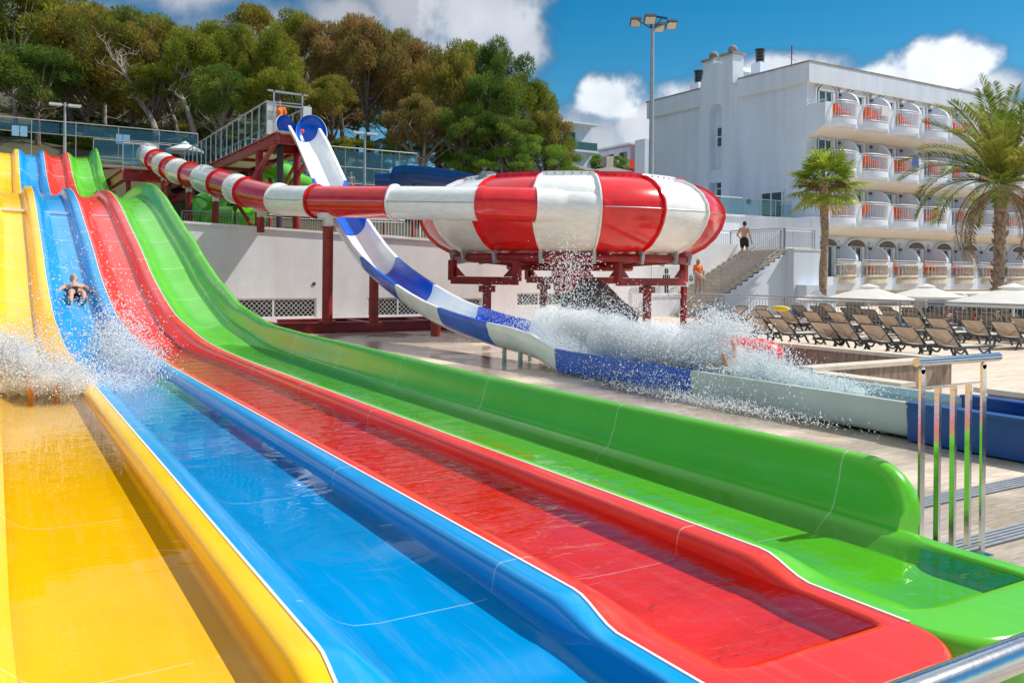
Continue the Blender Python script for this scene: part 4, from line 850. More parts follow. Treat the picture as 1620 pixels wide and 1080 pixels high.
m.box((x_e+.02, YN-.06, 0), (32.6, 36, 2.9)); m.box((30.55, 26.55, 0), (32.65, YN-.061, 2.9)); m.box((30.75, 26.0, 0), (32.7, 26.549, 1.35))
m.build('wall_block', 'hotel_paint', up, smooth=False)
MB().box((x_e+.0, YN-.09, 2.90), (32.64, 36, 2.96)).box((30.52, 26.52, 2.902), (32.68, YN-.091, 2.958)).build('terrace_edge', 'cream', up, smooth=False)
MB().box((24.1, YF+.02, 0), (x_e+.1, YF+.3, 3.2)).build('stair_back_wall', 'white_render', up, smooth=False)
MB().box((24.1, YF+.3, 2.4), (32.5, 60, 2.85)).build('terrace_floor', 'terrace_ground', up, smooth=False)
def hp(i): return (x_s+(i+.5)*run, (i+1)*rise)
a = hp(5); b = hp(n_st-1)
baluster_rail('stair_railing', [(a[0], YN+.06, a[1]), (b[0], YN+.06, b[1])], .95, 'sloping steel railing along the upper half of the stairs')
a = hp(-.6); b = hp(4.6); baluster_rail('stair_railing', [(a[0]+1.2, YN-.85, .0), (a[0]+.1, YN-.3, .95)], .95, 'short sloping steel railing at the foot of the stairs', gap=.14)
baluster_rail('stair_railing', [(x_s-.3, YN+.9, .1), (x_s+1.7, YN+.9, 1.0)], .95, 'steel railing in the middle of the lower steps beside the walking woman', gap=.16)
baluster_rail('terrace_railing', [(x_e+.1, YN+.05, 2.93), (x_e+1.9, YN+.05, 2.93), (32.5, YN+.05, 2.93)], .95, 'steel railing on the white terrace block above the loungers')
baluster_rail('terrace_railing', [(x_e+.1, YN+.12, 2.93), (x_e+.1, YF+1.0, 2.93), (27, YF+1.0, 2.93)], .95, 'steel railing round the back of the stair head')
baluster_rail('white_gate', [(atY(1031, 470, 27.7)[0], 27.7, .85), (atY(1085, 470, 27.7)[0], 27.7, .85)], 1.35, 'pale barred gate in front of the wall left of the stairs', mtl='frame_white')
MB().box((23.2, 27.75, 0), (24.95, 27.98, .85)).build('gate_plinth', 'white_render', smooth=False); meta(bpy.data.objects['gate_plinth'], 'low white plinth under the barred gate', 'plinth')
pg = atY(1054, 440, 27.96); sg = thing('pictogram_sign', tuple(pg), 'black standing figure pictogram on the white wall behind the gate', 'sign')
x, z = pg[0], pg[2]; m = MB(); m.ball((x, 27.95, z+.42), (.12, .02, .13), 12, 8); m.prism([(x-.17, 27.93, z+.27), (x+.17, 27.93, z+.27), (x+.22, 27.93, z-.12), (x+.1, 27.93, z-.12), (x+.1, 27.93, z-.5), (x+.02, 27.93, z-.5), (x+.02, 27.93, z-.1), (x-.02, 27.93, z-.1), (x-.02, 27.93, z-.5), (x-.1, 27.93, z-.5), (x-.1, 27.93, z-.12), (x-.22, 27.93, z-.12)], (0, .03, 0)); m.build('figure', 'cloth_black', sg, smooth=False)

# ================================================================== HOTEL
hx, hy = 40.37, 34.09
ho = thing('hotel_building', (hx, hy, 0), 'white four storey hotel with rows of curved balconies', 'building')
XE = 72
m = MB(); m.box((hx+.12, hy+.25, 0), (XE, 48.4, 14.0)); m.build('wall', 'hotel_paint', ho, smooth=False)
m = MB()
m.grid([[(hx, y, 13.05), (hx, y, 14.15)] for y in (hy, 48.6)]); m.grid([[(x, hy, 13.05), (x, hy, 14.15)] for x in (hx, XE)])
m.build('parapet', 'hotel_paint', ho, smooth=False)
m = MB(); m.box((hx-.03, hy-.03, 14.15), (XE, hy+.45, 14.24)); m.box((hx-.031, hy+.451, 14.148), (hx+.45, 48.7, 14.238)); m.build('roof_edge', 'cap_stone', ho, smooth=False)
m = MB(); m.box((hx+.001, hy+.001, 12.98), (hx+.3, 48.6, 13.049)); m.box((hx+.301, hy+.001, 12.98), (XE, hy+.249, 13.05)); m.build('soffit', 'cream', ho, smooth=False)
# stair turret on the end wall
ty0, ty1 = 39.75, 42.5; pts = [(ty0, 0), (ty0, 13.75)]+[((ty0+ty1)/2-math.cos(t)*(ty1-ty0)/2, 13.3+math.sin(t)*1.25) for t in [math.pi*k/14 for k in range(1, 14)]]+[(ty1, 13.3), (ty1, 0)]
niche = (40.45, 41.55)
m = MB(); xa = hx-.62
def tz(y): 
    c_ = (ty0+ty1)/2; q = (y-c_)/((ty1-ty0)/2); return 13.75+1.65*math.sqrt(max(0, 1-q*q))
yy = [ty0+(ty1-ty0)*k/24 for k in range(25)]+[niche[0], niche[1]]; yy = sorted(yy)
m.grid([[(hx+3.2, y, tz(y)), (xa, y, tz(y))] for y in yy])
for a, b in zip(yy[:-1], yy[1:]):
    if b-a < 1e-6: continue
    mid = (a+b)/2
    if niche[0] < mid < niche[1]:
        ta = 12.3+.45*math.sqrt(max(0, 1-((a-41)/.55)**2)); tb_ = 12.3+.45*math.sqrt(max(0, 1-((b-41)/.55)**2)); m.add([(xa, a, ta), (xa, b, tb_), (xa, b, tz(b)), (xa, a, tz(a))], [(0, 1, 2, 3)]); m.add([(xa, a, ta), (xa, b, tb_), (xa+.5, b, tb_), (xa+.5, a, ta)], [(0, 1, 2, 3)])
    else: m.add([(xa, a, 0), (xa, b, 0), (xa, b, tz(b)), (xa, a, tz(a))], [(0, 1, 2, 3)])
for y in niche: m.add([(xa, y, 0), (xa, y, 12.3), (xa+.5, y, 12.3), (xa+.5, y, 0)], [(0, 1, 2, 3)])
for y in (ty0, ty1): m.add([(xa, y, 0), (xa, y, 13.75), (hx+3, y, 13.75), (hx+3, y, 0)], [(0, 1, 2, 3)])
m.add([(xa+.5, niche[0], 0), (xa+.5, niche[1], 0), (xa+.5, niche[1], 12.9), (xa+.5, niche[0], 12.9)], [(0, 1, 2, 3)])
for z in (8.55, 5.2): m.box((xa+.08, niche[0]+.001, z-.85), (xa+.499, niche[1]-.001, z))
m.build('stair_turret', 'hotel_paint', ho, smooth=False)
for z in (10.1, 6.75, 3.4):
    for dz in (0, .62): MB().box((xa+.44, 40.72, z+dz), (xa+.49, 41.25, z+dz+.54)).build('window', 'glass_green', ho, smooth=False)
    MB().box((xa+.42, 40.64, z-.06), (xa+.47, 40.72, z+1.24)).box((xa+.42, 41.25, z-.06), (xa+.47, 41.33, z+1.24)).box((xa+.421, 40.721, z+.54), (xa+.469, 41.249, z+.62)).build('window_frame', 'frame_white', ho, smooth=False)
def chimney(y, x, w_, z0, z1, ball=True):
    c_ = MB().box((x-w_/2, y-w_/2, z0), (x+w_/2, y+w_/2, z1)).build('chimney', 'hotel_paint', ho, smooth=False)
    if ball: MB().box((x-w_/2-.12, y-w_/2-.12, z1), (x+w_/2+.12, y+w_/2+.12, z1+.14)).build('cap', 'cap_stone', c_, smooth=False); MB().ball((x, y, z1+.40), .30, 16, 10).build('finial', 'cap_stone', c_)
    else:
        k = MB(); 
        for i in range(4): k.tube([(x, y, z1+.02+i*.2), (x, y, z1+.13+i*.2)], w_*.36, 14)
        k.tube([(x, y, z1), (x, y, z1+.8)], w_*.25, 12); k.tube([(x, y, z1+.8), (x, y, z1+.9)], w_*.42, 14); k.build('cowl', 'cowl', c_)
q = atX(1151, 92, 40.35); chimney(q[1]-.1, 40.35, .95, 13.9, atX(1151, 83, 40.35)[2])
q = atX(1121, 97, 40.5); chimney(q[1], 40.6, .95, 13.9, atX(1121, 93, 40.6)[2])
q = atX(1196, 105, 42.2); chimney(q[1], 42.2, .8, 13.9, atX(1196, 93, 42.2)[2], False)
q = atX(1100, 135, 42.2); chimney(q[1], 42.2, .85, 13.9, atX(1100, 127, 42.2)[2], False)
q = atX(1246, 93, 42.5); an = thing('tv_antenna', tuple(q), 'thin television antenna on the hotel roof', 'antenna'); zt_ = atX(1246, 65, 42.5)[2]
MB().tube([(42.5, q[1], 14.0), (42.5, q[1], zt_)], .035, 6).build('mast', 'dark_metal', an)
m = MB()
for k, z in enumerate((zt_-.05, zt_-.45, zt_-.85)): m.tube([(42.5-.9, q[1]-.5, z), (42.5+.9, q[1]+.4, z+.1)], .014, 5)
m.build('rods', 'dark_metal', an)
# roof rail at the right
baluster_rail('roof_railing', [(59, 36.5, 14.2), (62, 36.5, 14.2), (65, 36.5, 14.2)], 1.0, 'thin railing on the hotel roof behind the palm crown', gap=1.5)
# ground-floor band, shaded recess under the first floor
m = MB(); m.box((hx-.02, hy-1.30, .95), (XE, hy+.24, 1.72)); m.build('floor_slab', 'hotel_paint', ho, smooth=False)
MB().box((hx-1, hy-.9, 0), (XE, hy-.7, .94)).build('lower_wall', 'stone_cream', ho, smooth=False)
for k in range(9): MB().box((hx+2.2+k*3.1, hy-.93, .0), (hx+3.9+k*3.1, hy-.905, .72)).build('shop_window', 'glass_dark', ho, smooth=False)
floors = [1.72, 5.1, 7.95, 10.8]; P0, PW = 43.32, 2.95; YB = hy-1.15   # balcony front
for f_, zf in enumerate(floors):
    # slab band with coved underside and end cheek
    if f_:
        m = MB(); prof = [(hy+.24, zf-1.0), (hy-.25, zf-.92), (YB+.25, zf-.55), (YB+.05, zf-.45), (YB, zf-.32), (YB, zf+.0), (hy+.24, zf)]
        m.grid([[(x, y, z) for y, z in prof] for x in (hx, XE)], mfun=lambda i, j: 1 if j < 2 else 0); m.add([(hx, y, z) for y, z in prof], [tuple(range(7))])
        m.build('floor_slab', ['hotel_paint', 'cream'], ho, smooth=False)
        MB().box((hx-.001, YB-.001, zf), (hx+.14, hy+.24, zf+.86)).build('end_cheek', 'hotel_paint', ho, smooth=False)
        MB().bar((hx+.07, YB, zf+1.0), (hx+.07, hy+.2, zf+1.0), .06, .05).bar((hx+.07, YB+.05, zf+.86), (hx+.07, YB+.05, zf+1.0), .04, .04).build('end_rail', 'frame_white', ho, smooth=False)
        MB().box((hx+.141, YB, zf), (hx+.62, YB+.16, zf+.88)).build('pier', 'hotel_paint', ho, smooth=False)
def fan(x, zf):
    m = MB(); poly = [(x-.05, hy+.2, zf), (x-.05, YB+.05, zf), (x-.05, YB+.05, zf+.95)]+[(x-.05, hy+.2-(hy+.15-YB)*math.sin(t), zf+.95+.95*math.cos(t)) for t in [math.pi/2*(1-k/10) for k in range(11)]]
    m.prism(poly, (.10, 0, 0))
    arc = [(x, hy+.2-(hy+.15-YB)*math.sin(t), zf+.95+.95*math.cos(t)) for t in [math.pi/2*(1-k/10) for k in range(11)]]
    for a, b in zip(arc[:-1], arc[1:]): m.bar(a, b, .2, .07)
    return m
def rail_front(x0, x1, n=12, bow=.42): return [(x0+(x1-x0)*k/n, YB+.02-bow*(1-(2*k/n-1)**2)**.5*1.0 if 0 < k < n else YB+.02) for k in range(n+1)]
chairs = []
for f_, zf in enumerate(floors):
    for b in range(9):
        xp = P0+b*PW               # centre of the pier right of this bay
        x0 = (hx+.62) if b == 0 else P0+(b-1)*PW+.32; x1 = xp-.32
        if f_ == 0 and b == 0: x0 = hx+1.0
        MB().box((xp-.32, YB-.012, zf-.45 if f_ else 1.05), (xp+.32, YB+.14, zf+.92)).build('pier', 'hotel_paint', ho, smooth=False)
        fan(xp, zf).build('divider_fan', 'hotel_paint', ho, smooth=False)
        fr_ = rail_front(x0, x1); bal = thing('tmp', (0, 0, 0), 'x', 'x') if 0 else None
        m = MB()
        if f_ == 0:
            m.grid([[(x, y-.10, zf-.38), (x, y-.06, zf-.15), (x, y, zf-.13), (x, y, zf)] for x, y in fr_]); m.tube([(x, y, zf+.05) for x, y in fr_], .085, 6); m.tube([(x, y, zf+.72) for x, y in fr_], .075, 6)
            bl = m.build('balcony', 'stone_cream', ho)
            m = MB(); k = 0
            for k in range(11):
                t = k/10; i = t*12; i0 = min(11, int(i)); q = i-i0; x = fr_[i0][0]*(1-q)+fr_[i0+1][0]*q; y = fr_[i0][1]*(1-q)+fr_[i0+1][1]*q
                m.tube([(x, y, zf+.1), (x, y, zf+.2), (x, y, zf+.34), (x, y, zf+.52), (x, y, zf+.68)], [.05, .045, .075, .035, .05], 6)
            m.build('balusters', 'stone_cream', bl)
            m = MB(); 
            for z in (.86, 1.0): m.bar((x0-.1, YB-.16, zf+z), (x1+.1, YB-.16, zf+z), .05, .04)
            m.build('railing', 'frame_white', bl, smooth=False)
        else:
            m.grid([[(x, YB+.3, zf-.50), (x, y+.12, zf-.46), (x, y+.01, zf-.34), (x, y, zf-.26), (x, y, zf+.02), (x, y+.08, zf+.02), (x, YB+.3, zf+.02)] for x, y in fr_])
            bl = m.build('balcony', 'hotel_paint', ho)
            m = MB()
            for z, r_ in ((1.0, .03), (.88, .02), (.10, .018)): m.tube([(x, y, zf+z) for x, y in fr_], r_, 6)
            for k in range(19):
                i = k/18*12; i0 = min(11, int(i)); q = i-i0; x = fr_[i0][0]*(1-q)+fr_[i0+1][0]*q; y = fr_[i0][1]*(1-q)+fr_[i0+1][1]*q
                m.bar((x, y, zf+.02), (x, y, zf+.9), .016, .016)
            m.build('railing', 'frame_white', bl)
            MB().bar((x1+.0, YB+.03, zf+.98), (xp+.4, YB+.03, zf+.98), .04, .04).build('rail_link', 'frame_white', bl, smooth=False)
        # door niche
        dx = (x0+x1)/2+.05; dw = .72; zt0 = zf+2.05; 
        m = MB(); m.box((dx-dw, hy+.19, zf), (dx+dw, hy+.235, zt0)); m.box((dx-dw+.15, hy+.15, zf), (dx+dw-.15, hy+.18, zt0-.05)); d_ = m.build('door', 'glass_dark' if (b+f_) % 3 else 'glass_green', ho, smooth=False)
        m = MB(); arcp = [(dx+(dw+.22)*math.cos(t)*1.0, zf+1.75+.55*math.sin(t)) for t in [math.pi*k/12 for k in range(13)]]
        pr = [(dx+dw+.22, zf)]+[(x, z) for x, z in arcp]+[(dx-dw-.22, zf)]
        for a, b2 in zip(pr[:-1], pr[1:]): m.bar((a[0], hy+.14, a[1]), (b2[0], hy+.14, b2[1]), .22, .07, upv=(0, 1, 0)) if 0 else m.bar((a[0], hy+.16, a[1]), (b2[0], hy+.16, b2[1]), .08, .18, upv=(0, 1, 0))
        for x in (dx-dw+.03, dx-.1, dx+.42): m.box((x-.035, hy+.10, zf), (x+.035, hy+.147, zt0-.2))
        m.box((dx-dw, hy+.10, zt0-.26), (dx+dw, hy+.148, zt0-.19)); m.box((dx+.5, hy+.08, zf), (dx+dw, hy+.14, zt0-.27))
        m.build('door_frame', 'frame_white', d_, smooth=False)
        m = MB(); vals = [(dx+(dw+.0)*math.cos(t), zf+1.84+.38*math.sin(t)) for t in [math.pi*k/10 for k in range(11)]]; m.prism([(x, hy+.075, z) for x, z in vals], (0, .05, 0)); m.build('blind', 'blind_brown' if f_ < 2 else 'blind_white', d_, smooth=False)
        # round wall lamp and black bulkhead between doors
        m = MB(); m.tube([(xp-.02, hy+.24, zf+1.95), (xp-.02, hy+.05, zf+1.95)], .17, 14); l_ = m.build('vent_cover', 'blind_white', ho)
        MB().bar((xp-.22, hy+.1, zf+1.72), (xp+.08, hy+.1, zf+1.74), .10, .09).build('wall_lamp', 'dark_metal', ho, smooth=False)
        chairs.append((f_, b, x0, x1, zf))
# sliding door and lamp on the end wall, terrace block in front of it
MB().box((hx+.05, 36.05, 5.05), (hx+.1, 37.65, 6.75)).build('sliding_door', 'glass_green', ho, smooth=False)
m = MB(); 
for y in (36.0, 36.85, 37.62): m.box((hx+.0, y, 5.05), (hx+.07, y+.08, 6.9))
m.box((hx+.002, 35.9, 6.75), (hx+.068, 37.8, 6.95)); m.build('door_frame', 'frame_white', ho, smooth=False)
m = MB(); m.ball((hx+.0, 38.7, 6.35), .16, 10, 6); m.build('wall_lamp', 'dark_metal', ho)
tbk = thing('hotel_terrace_block', (36, 34, 0), 'white block with a glass-railed roof terrace against the hotel end wall', 'building')
MB().box((31.8, 34.6, 0), (hx-.65, 50, 5.0)).build('wall', 'hotel_paint', tbk, smooth=False)
MB().box((31.7, 34.5, 5.0), (hx-.64, 50.1, 5.1)).build('roof_edge', 'hotel_paint', tbk, smooth=False)
m = MB(); m.box((hx-.64, 33.2, 0), (hx-.01, 39.7, 5.12)); m.build('side_block', 'hotel_paint', tbk, smooth=False)
glass_rail('glass_railing', (31.9, 34.7, 5.1), (hx-.7, 34.7, 5.1), .95, 'clear glass railing of the roof terrace on the hotel end wall', 6)
baluster_rail('terrace_railing', [(29.4, 33.9, 2.9), (31.2, 33.9, 2.9)], .95, 'steel railing left of the man on the stairs, against the hotel block')
# pots and plant on the terrace
# orange chairs and towels on balconies
def chair_proto():
    t = thing('balcony_chair', (0, 0, 0), 'orange plastic chair on a hotel balcony', 'chair', 'orange chairs on the hotel balconies')
    m = MB(); m.box((-.25, -.25, .40), (.25, .25, .45)); m.build('seat', 'orange_plastic', t, smooth=False)
    m = MB(); m.grid([[(x, .25+.05*math.cos(x*6)-.03+(z-.45)*.25, z) for x in (-.25, -.15, 0, .15, .25)] for z in (.45, .7, .92)]); m.grid([[(x, .28+.05*math.cos(x*6)-.03+(z-.45)*.25, z) for x in (-.25, -.15, 0, .15, .25)] for z in (.45, .7, .92)]); m.build('backrest', 'orange_plastic', t)
    for s in (-1, 1): MB().box((s*.25-.03, -.25, .62), (s*.25+.03, .27, .66)).build('armrest', 'orange_plastic', t, smooth=False)
    for sx in (-1, 1):
        for sy in (-1, 1): MB().box((sx*.22-.025, sy*.22-.025, 0), (sx*.22+.025, sy*.22+.025, .40)).build('leg', 'orange_plastic', t, smooth=False)
    return t
FN = ['ground floor', 'first floor', 'second floor', 'top floor']; ON = ['first', 'second', 'third', 'fourth', 'fifth', 'sixth', 'seventh', 'eighth', 'ninth']
cp = None; cnt = 0
for f_, b, x0, x1, zf in chairs:
    if b > 7 or (f_ == 0 and b == 0): continue
    for s in (0, 1):
        if (f_*7+b*3+s*5) % 4 == 3: continue
        lb = 'orange plastic chair on the %s balcony, %s bay from the hotel corner, %s side' % (FN[f_], ON[b], 'left' if s == 0 else 'right')
        loc = (x0+.45+s*.95, YB+.15+.12*((b+s) % 2), zf+.02); rz = R(random.choice((20, -30, 60, -60, 170, 90)))
        if cp is None: cp = chair_proto(); cp.location = loc; cp.rotation_euler = (0, 0, rz); cp['label'] = lb
        else: copy_tree(cp, lb, loc, rz)

for f_, b_, mt, lb in ((2, 2, 'cloth_blue', 'blue towel hung over the rail of the third balcony on the second floor'), (2, 4, 'yellow_cloth', 'yellow towel hung over a second floor balcony rail, fifth bay'), (3, 1, 'canvas', 'white towel on the rail of the second balcony on the top floor'), (1, 5, 'cloth_pink', 'pink towel hung on a first floor balcony rail near the date palm')):
    c_ = [q for q in chairs if q[0] == f_ and q[1] == b_][0]; x = (c_[2]+c_[3])/2+.3; zf = c_[4]; y = YB-.40
    t = thing('towel', (x, y, zf+1), lb, 'towel'); MB().grid([[(x-.3+.1*i, y-.05-.02*math.sin(i*2+zz*5), zf+1.04-zz) for i in range(7)] for zz in (0, .2, .4, .6)]).grid([[(x-.3+.1*i, y-.035-.02*math.sin(i*2+zz*5), zf+1.035-zz) for i in range(7)] for zz in (0, .2, .4, .6)]).build('cloth', mt, t)
# ================================================================== FAR BUILDINGS
def far_block(name, x, y, sx, sy, z1, label, nfl, mtl='hotel_paint', acc=None):
    t = thing(name, (x, y, 0), label, 'building'); MB().box((x, y, 0), (x+sx, y+sy, z1)).build('wall', mtl, t, smooth=False)
    h = z1/nfl
    for k in range(nfl):
        MB().box((x-1.4, y-1.6, (k+1)*h-.35), (x+sx, y+sy*.6, (k+1)*h-.1)).build('slab' if k < nfl-1 else 'roof', acc if acc and k == nfl-2 else mtl, t, smooth=False)
        if k < nfl-1: MB().box((x-1.35, y-1.55, (k+1)*h-.1), (x+sx-.2, y-1.45, (k+1)*h+.9)).build('balcony_rail', acc if (acc and k % 2 == 0) else 'glass_green', t, smooth=False)
        for i in range(int(sx/3)): MB().box((x+.8+i*3, y-.05, k*h+.5), (x+2.4+i*3, y-.01, k*h+2.3)).build('window', 'glass_dark', t, smooth=False)
        for i in range(int(min(sy, 12)/3)): MB().box((x-.05, y+.8+i*3, k*h+.5), (x-.01, y+2.4+i*3, k*h+2.3)).build('window', 'glass_dark', t, smooth=False)
    return t
q = atD(904, 260, 115); far_block('apartment_block', q[0]-14, q[1]-4, 14, 16, atD(900, 203, 115)[2], 'white apartment block half hidden behind the right-hand pines', 6)
q = atD(1012, 270, 120); far_block('apartment_block', q[0]-2.0, q[1], 16, 14, atD(1000, 226, 120)[2], 'distant pale apartment block with red balcony fronts beside the floodlight mast', 6, acc='sticker_red')
q = atD(1022, 240, 112); MB().box((q[0]-.6, q[1], 0), (q[0]+12, q[1]+2, atD(1022, 216, 112)[2])).build('apartment_block', 'hotel_paint', smooth=False); meta(bpy.data.objects[-1] if 0 else COL.objects[-1], 'plain white far block just left of the hotel behind the mast', 'building')
def roof_house(u0, u1, vr, ve, b, label, mtl):
    a = Vector(atD(u0, ve, b)); c_ = Vector(atD(u1, ve, b)); t = thing('house', (a.x, a.y, 0), label, 'house'); mid = (a+c_)/2; top = Vector(atD((u0+u1)/2, vr, b+4)); d = (c_-a)
    nrm = Vector((-d.y, d.x, 0)).normalized()*9
    MB().prism([(a.x, a.y, 0), (c_.x, c_.y, 0), c_, a], nrm).build('wall', 'cream', t, smooth=False)
    e = d.normalized()*.6
    rr_ = MB(); A, B = a-e-nrm*.06, c_+e-nrm*.06; A2, B2 = A+nrm*1.12, B+nrm*1.12; T1 = (A+A2)/2+e*6; T2 = (B+B2)/2-e*6; T1.z = T2.z = top.z
    rr_.add([A, B, B2, A2, T1, T2], [(0, 1, 5, 4), (2, 3, 4, 5), (0, 4, 3), (1, 2, 5), (0, 3, 2, 1)]); r_ = rr_.build('roof', mtl, t, smooth=False)
    q = T1+(T2-T1)*.3; MB().box((q.x-.5, q.y-.5, q.z-1), (q.x+.5, q.y+.5, q.z+1.2)).build('chimney', 'stone_cream', r_, smooth=False)
roof_house(862, 935, 257, 268, 92, 'house with a grey hipped roof beyond the bowl, left one', 'roof_grey')
roof_house(930, 990, 260, 269, 98, 'house with a terracotta chimney beyond the bowl, right one', 'roof_grey')

# ================================================================== HANDRAILS AND DRAINS NEAR THE CAMERA
yr = 3.14
la = atY(1452, 560, yr); lb = atY(1582, 550, yr)
hr = thing('steel_handrail', (la[0], yr, 0), 'polished steel handrail frame with five flat bars beside the green lane end', 'handrail')
zr = (la[2]+lb[2])/2; MB().tube([(la[0], yr, zr), (lb[0], yr, zr)], .026, 20).build('top_rail', 'steel', hr)
for u in (1462, 1559): x = atY(u, 600, yr)[0]; MB().box((x-.022, yr-.008, .01), (x+.022, yr+.008, zr-.045)).tube([(x, yr-.008, zr-.05), (x, yr+.008, zr-.05)], .022, 16).box((x-.05, yr-.05, 0), (x+.05, yr+.05, .012)).build('post', 'steel', hr, smooth=False)
xa_ = atY(1462, 600, yr)[0]; xb_ = atY(1559, 600, yr)[0]; zc = atY(1510, 597, yr)[2]
for z in (zc, .077): MB().box((xa_+.022, yr-.006, z), (xb_-.022, yr+.006, z+.012)).build('cross_bar', 'steel', hr, smooth=False)
for k in range(3): x = xa_+(xb_-xa_)*(k+1)/4; MB().box((x-.012, yr-.016, .091), (x+.012, yr+.016, zc-.001)).build('bar', 'steel', hr, smooth=False)
p0 = atZ(1620, 1019, 1.02); yfr = p0[1]
fr2 = thing('steel_handrail', (1.2, yfr, 0), 'thick polished steel rail crossing the bottom right corner right in front', 'handrail')
MB().tube([(.75, yfr, 1.02), (4.2, yfr, 1.02)], .0315, 28).build('top_rail', 'steel', fr2)
for x in (.85, 4.1): MB().tube([(x, yfr-.001, 0), (x, yfr-.001, 1.0)], .024, 14).build('post', 'steel', fr2)
for k, (y, x0, lb_) in enumerate(((4.10, 5.7, 'far steel drainage grate crossing the deck beyond the handrail'), (3.31, 5.15, 'near steel drainage grate crossing the deck at the foot of the handrail'))):
    t = thing('drain_grate', (x0, y, 0), lb_, 'drain grate'); MB().box((x0, y-.10, .001), (14, y+.10, .006)).build('channel', 'dark_metal', t, smooth=False)
    m = MB()
    for j in range(5): m.box((x0, y-.095+j*.04, .007), (14, y-.070+j*.04, .014))
    m.build('bars', 'galvanised', t, smooth=False)

# ================================================================== SUN LOUNGERS
def lounger_proto():
    t = thing('sun_lounger', (0, 0, 0), 'x', 'sun lounger', 'beige sun loungers set out in rows on the deck')
    W_ = .33; A = Vector((0, 0, .36)); B = Vector((-.52, 0, .80))
    m = MB(); d = (B-A); n = 8; rows = []
    for k in range(n+1):
        q = A+d*k/n; sag = .02*math.sin(math.pi*k/n); rows.append([(q.x+sag*1.0*(1-(j/3-1)**2), (j/3-1)*(W_-.025), q.z-sag*.8*(1-(j/3-1)**2)) for j in range(7)])
    m.grid(rows); m.grid([[(x+.006, y, z+.006) for x, y, z in r_] for r_ in rows]); m.build('back_sling', 'lounger_mesh', t)
    m = MB()
    m.tube([(A.x, -W_, A.z), (B.x+.02, -W_, B.z-.02), (B.x, -W_+.04, B.z+.005), (B.x-.006, 0, B.z+.008), (B.x, W_-.04, B.z+.005), (B.x+.02, W_, B.z-.02), (A.x, W_, A.z)], .018, 8)
    m.tube([(-.30, -W_, .61), (.02, -W_+.02, .30)], .012, 6).tube([(-.30, W_, .61), (.02, W_-.02, .30)], .012, 6).tube([(-.27, W_-.01, .59), (-.05, 0, .40), (-.27, -W_+.01, .59)], .008, 6); m.build('back_frame', 'lounger_frame', t)
    m = MB(); m.grid([[(x, (j/3-1)*(W_-.02), .365-.02*(1-(j/3-1)**2)) for j in range(7)] for x in (.02, .4, .8, 1.28)]); m.grid([[(x, (j/3-1)*(W_-.02), .358-.02*(1-(j/3-1)**2)) for j in range(7)] for x in (.02, .4, .8, 1.28)]); m.build('seat_sling', 'lounger_seat', t)
    m = MB()
    for s in (-1, 1): m.bar((-.35, s*W_, .335), (1.32, s*W_, .335), .035, .06)
    m.bar((1.30, -W_, .335), (1.30, W_, .335), .035, .05).bar((-.33, -W_, .335), (-.33, W_, .335), .035, .05); m.build('seat_frame', 'lounger_frame', t, smooth=False)
    for s in (-1, 1):
        MB().tube(smooth_path([(-.28, s*W_, .33), (-.22, s*W_, .22), (-.30, s*W_, .10), (-.38, s*W_, 0)], 3), [.032]*9+[.02], 6).tube(smooth_path([(.16, s*W_, .33), (.05, s*W_, .20), (-.08, s*W_, .20), (-.2, s*W_, .26)], 3), .025, 6).build('leg', 'lounger_frame', t)
        MB().tube(smooth_path([(1.14, s*W_, .33), (1.08, s*W_, .22), (1.16, s*W_, .10), (1.24, s*W_, 0)], 3), [.032]*9+[.02], 6).tube(smooth_path([(.66, s*W_, .33), (.80, s*W_, .20), (.95, s*W_, .20), (1.05, s*W_, .26)], 3), .025, 6).build('leg', 'lounger_frame', t)
    t.scale = (.85, .85, .85)
    return t
R1 = [(1182, 494), (1219, 495), (1287, 500), (1318, 500), (1368, 502), (1418, 504), (1474, 506)]
R2 = [(1197, 482), (1231, 482.5), (1271, 483.5), (1311, 484), (1351, 486.5), (1392, 487), (1431, 488), (1472, 490), (1526, 491.5), (1575, 493.5)]
R3 = [(1253, 474.5), (1282, 475), (1331, 477), (1362, 478.5), (1397, 479.5), (1430, 480), (1465, 480.5), (1513, 482), (1548, 482.5), (1604, 487)]
R4 = [(1296, 472), (1340, 473), (1392, 474), (1428, 474.5), (1461, 475), (1512, 476.5), (1556, 477.5), (1588, 479)]
NW = ['first', 'second', 'third', 'fourth', 'fifth', 'sixth', 'seventh', 'eighth', 'ninth', 'tenth']
RN = ['front', 'second', 'third', 'rearmost']
lp = None; kmap = None
for ri, row in enumerate((R1, R2, R3, R4)):
    for k, (u, v) in enumerate(row):
        P = atZ(u+10, v, .69); lb = '%s beige sun lounger from the left in the %s row' % (NW[k], RN[ri])
        loc = (P[0]+.43, P[1], 0); rz = R(random.uniform(-4, 4))
        if lp is None:
            lp = lounger_proto(); lp.location = loc; lp.rotation_euler = (0, 0, rz); lp['label'] = lb
            kmap = {}
            for c in bpy.data.objects:
                if c.parent: kmap.setdefault(c.parent.name, []).append(c)
        else: copy_tree(lp, lb, loc, rz, kmap=kmap)
for k, (u, v) in enumerate(((1150, 478), (1182, 477))):      # two turned round, pale sling towards the wall
    P = atZ(u, v, .69); copy_tree(lp, 'beige sun lounger turned the other way by the foot of the stairs, %s one' % ('left' if k == 0 else 'right'), (P[0]+.3, P[1], 0), R(172+k*5), kmap=kmap)
q = atZ(1236, 480, .76); yb = thing('yellow_towel', tuple(q), 'bundled yellow towel lying on top of a lounger back', 'towel'); MB().ball((q[0], q[1], q[2]), (.14, .36, .09), 14, 8).build('bundle', 'yellow_cloth', yb)

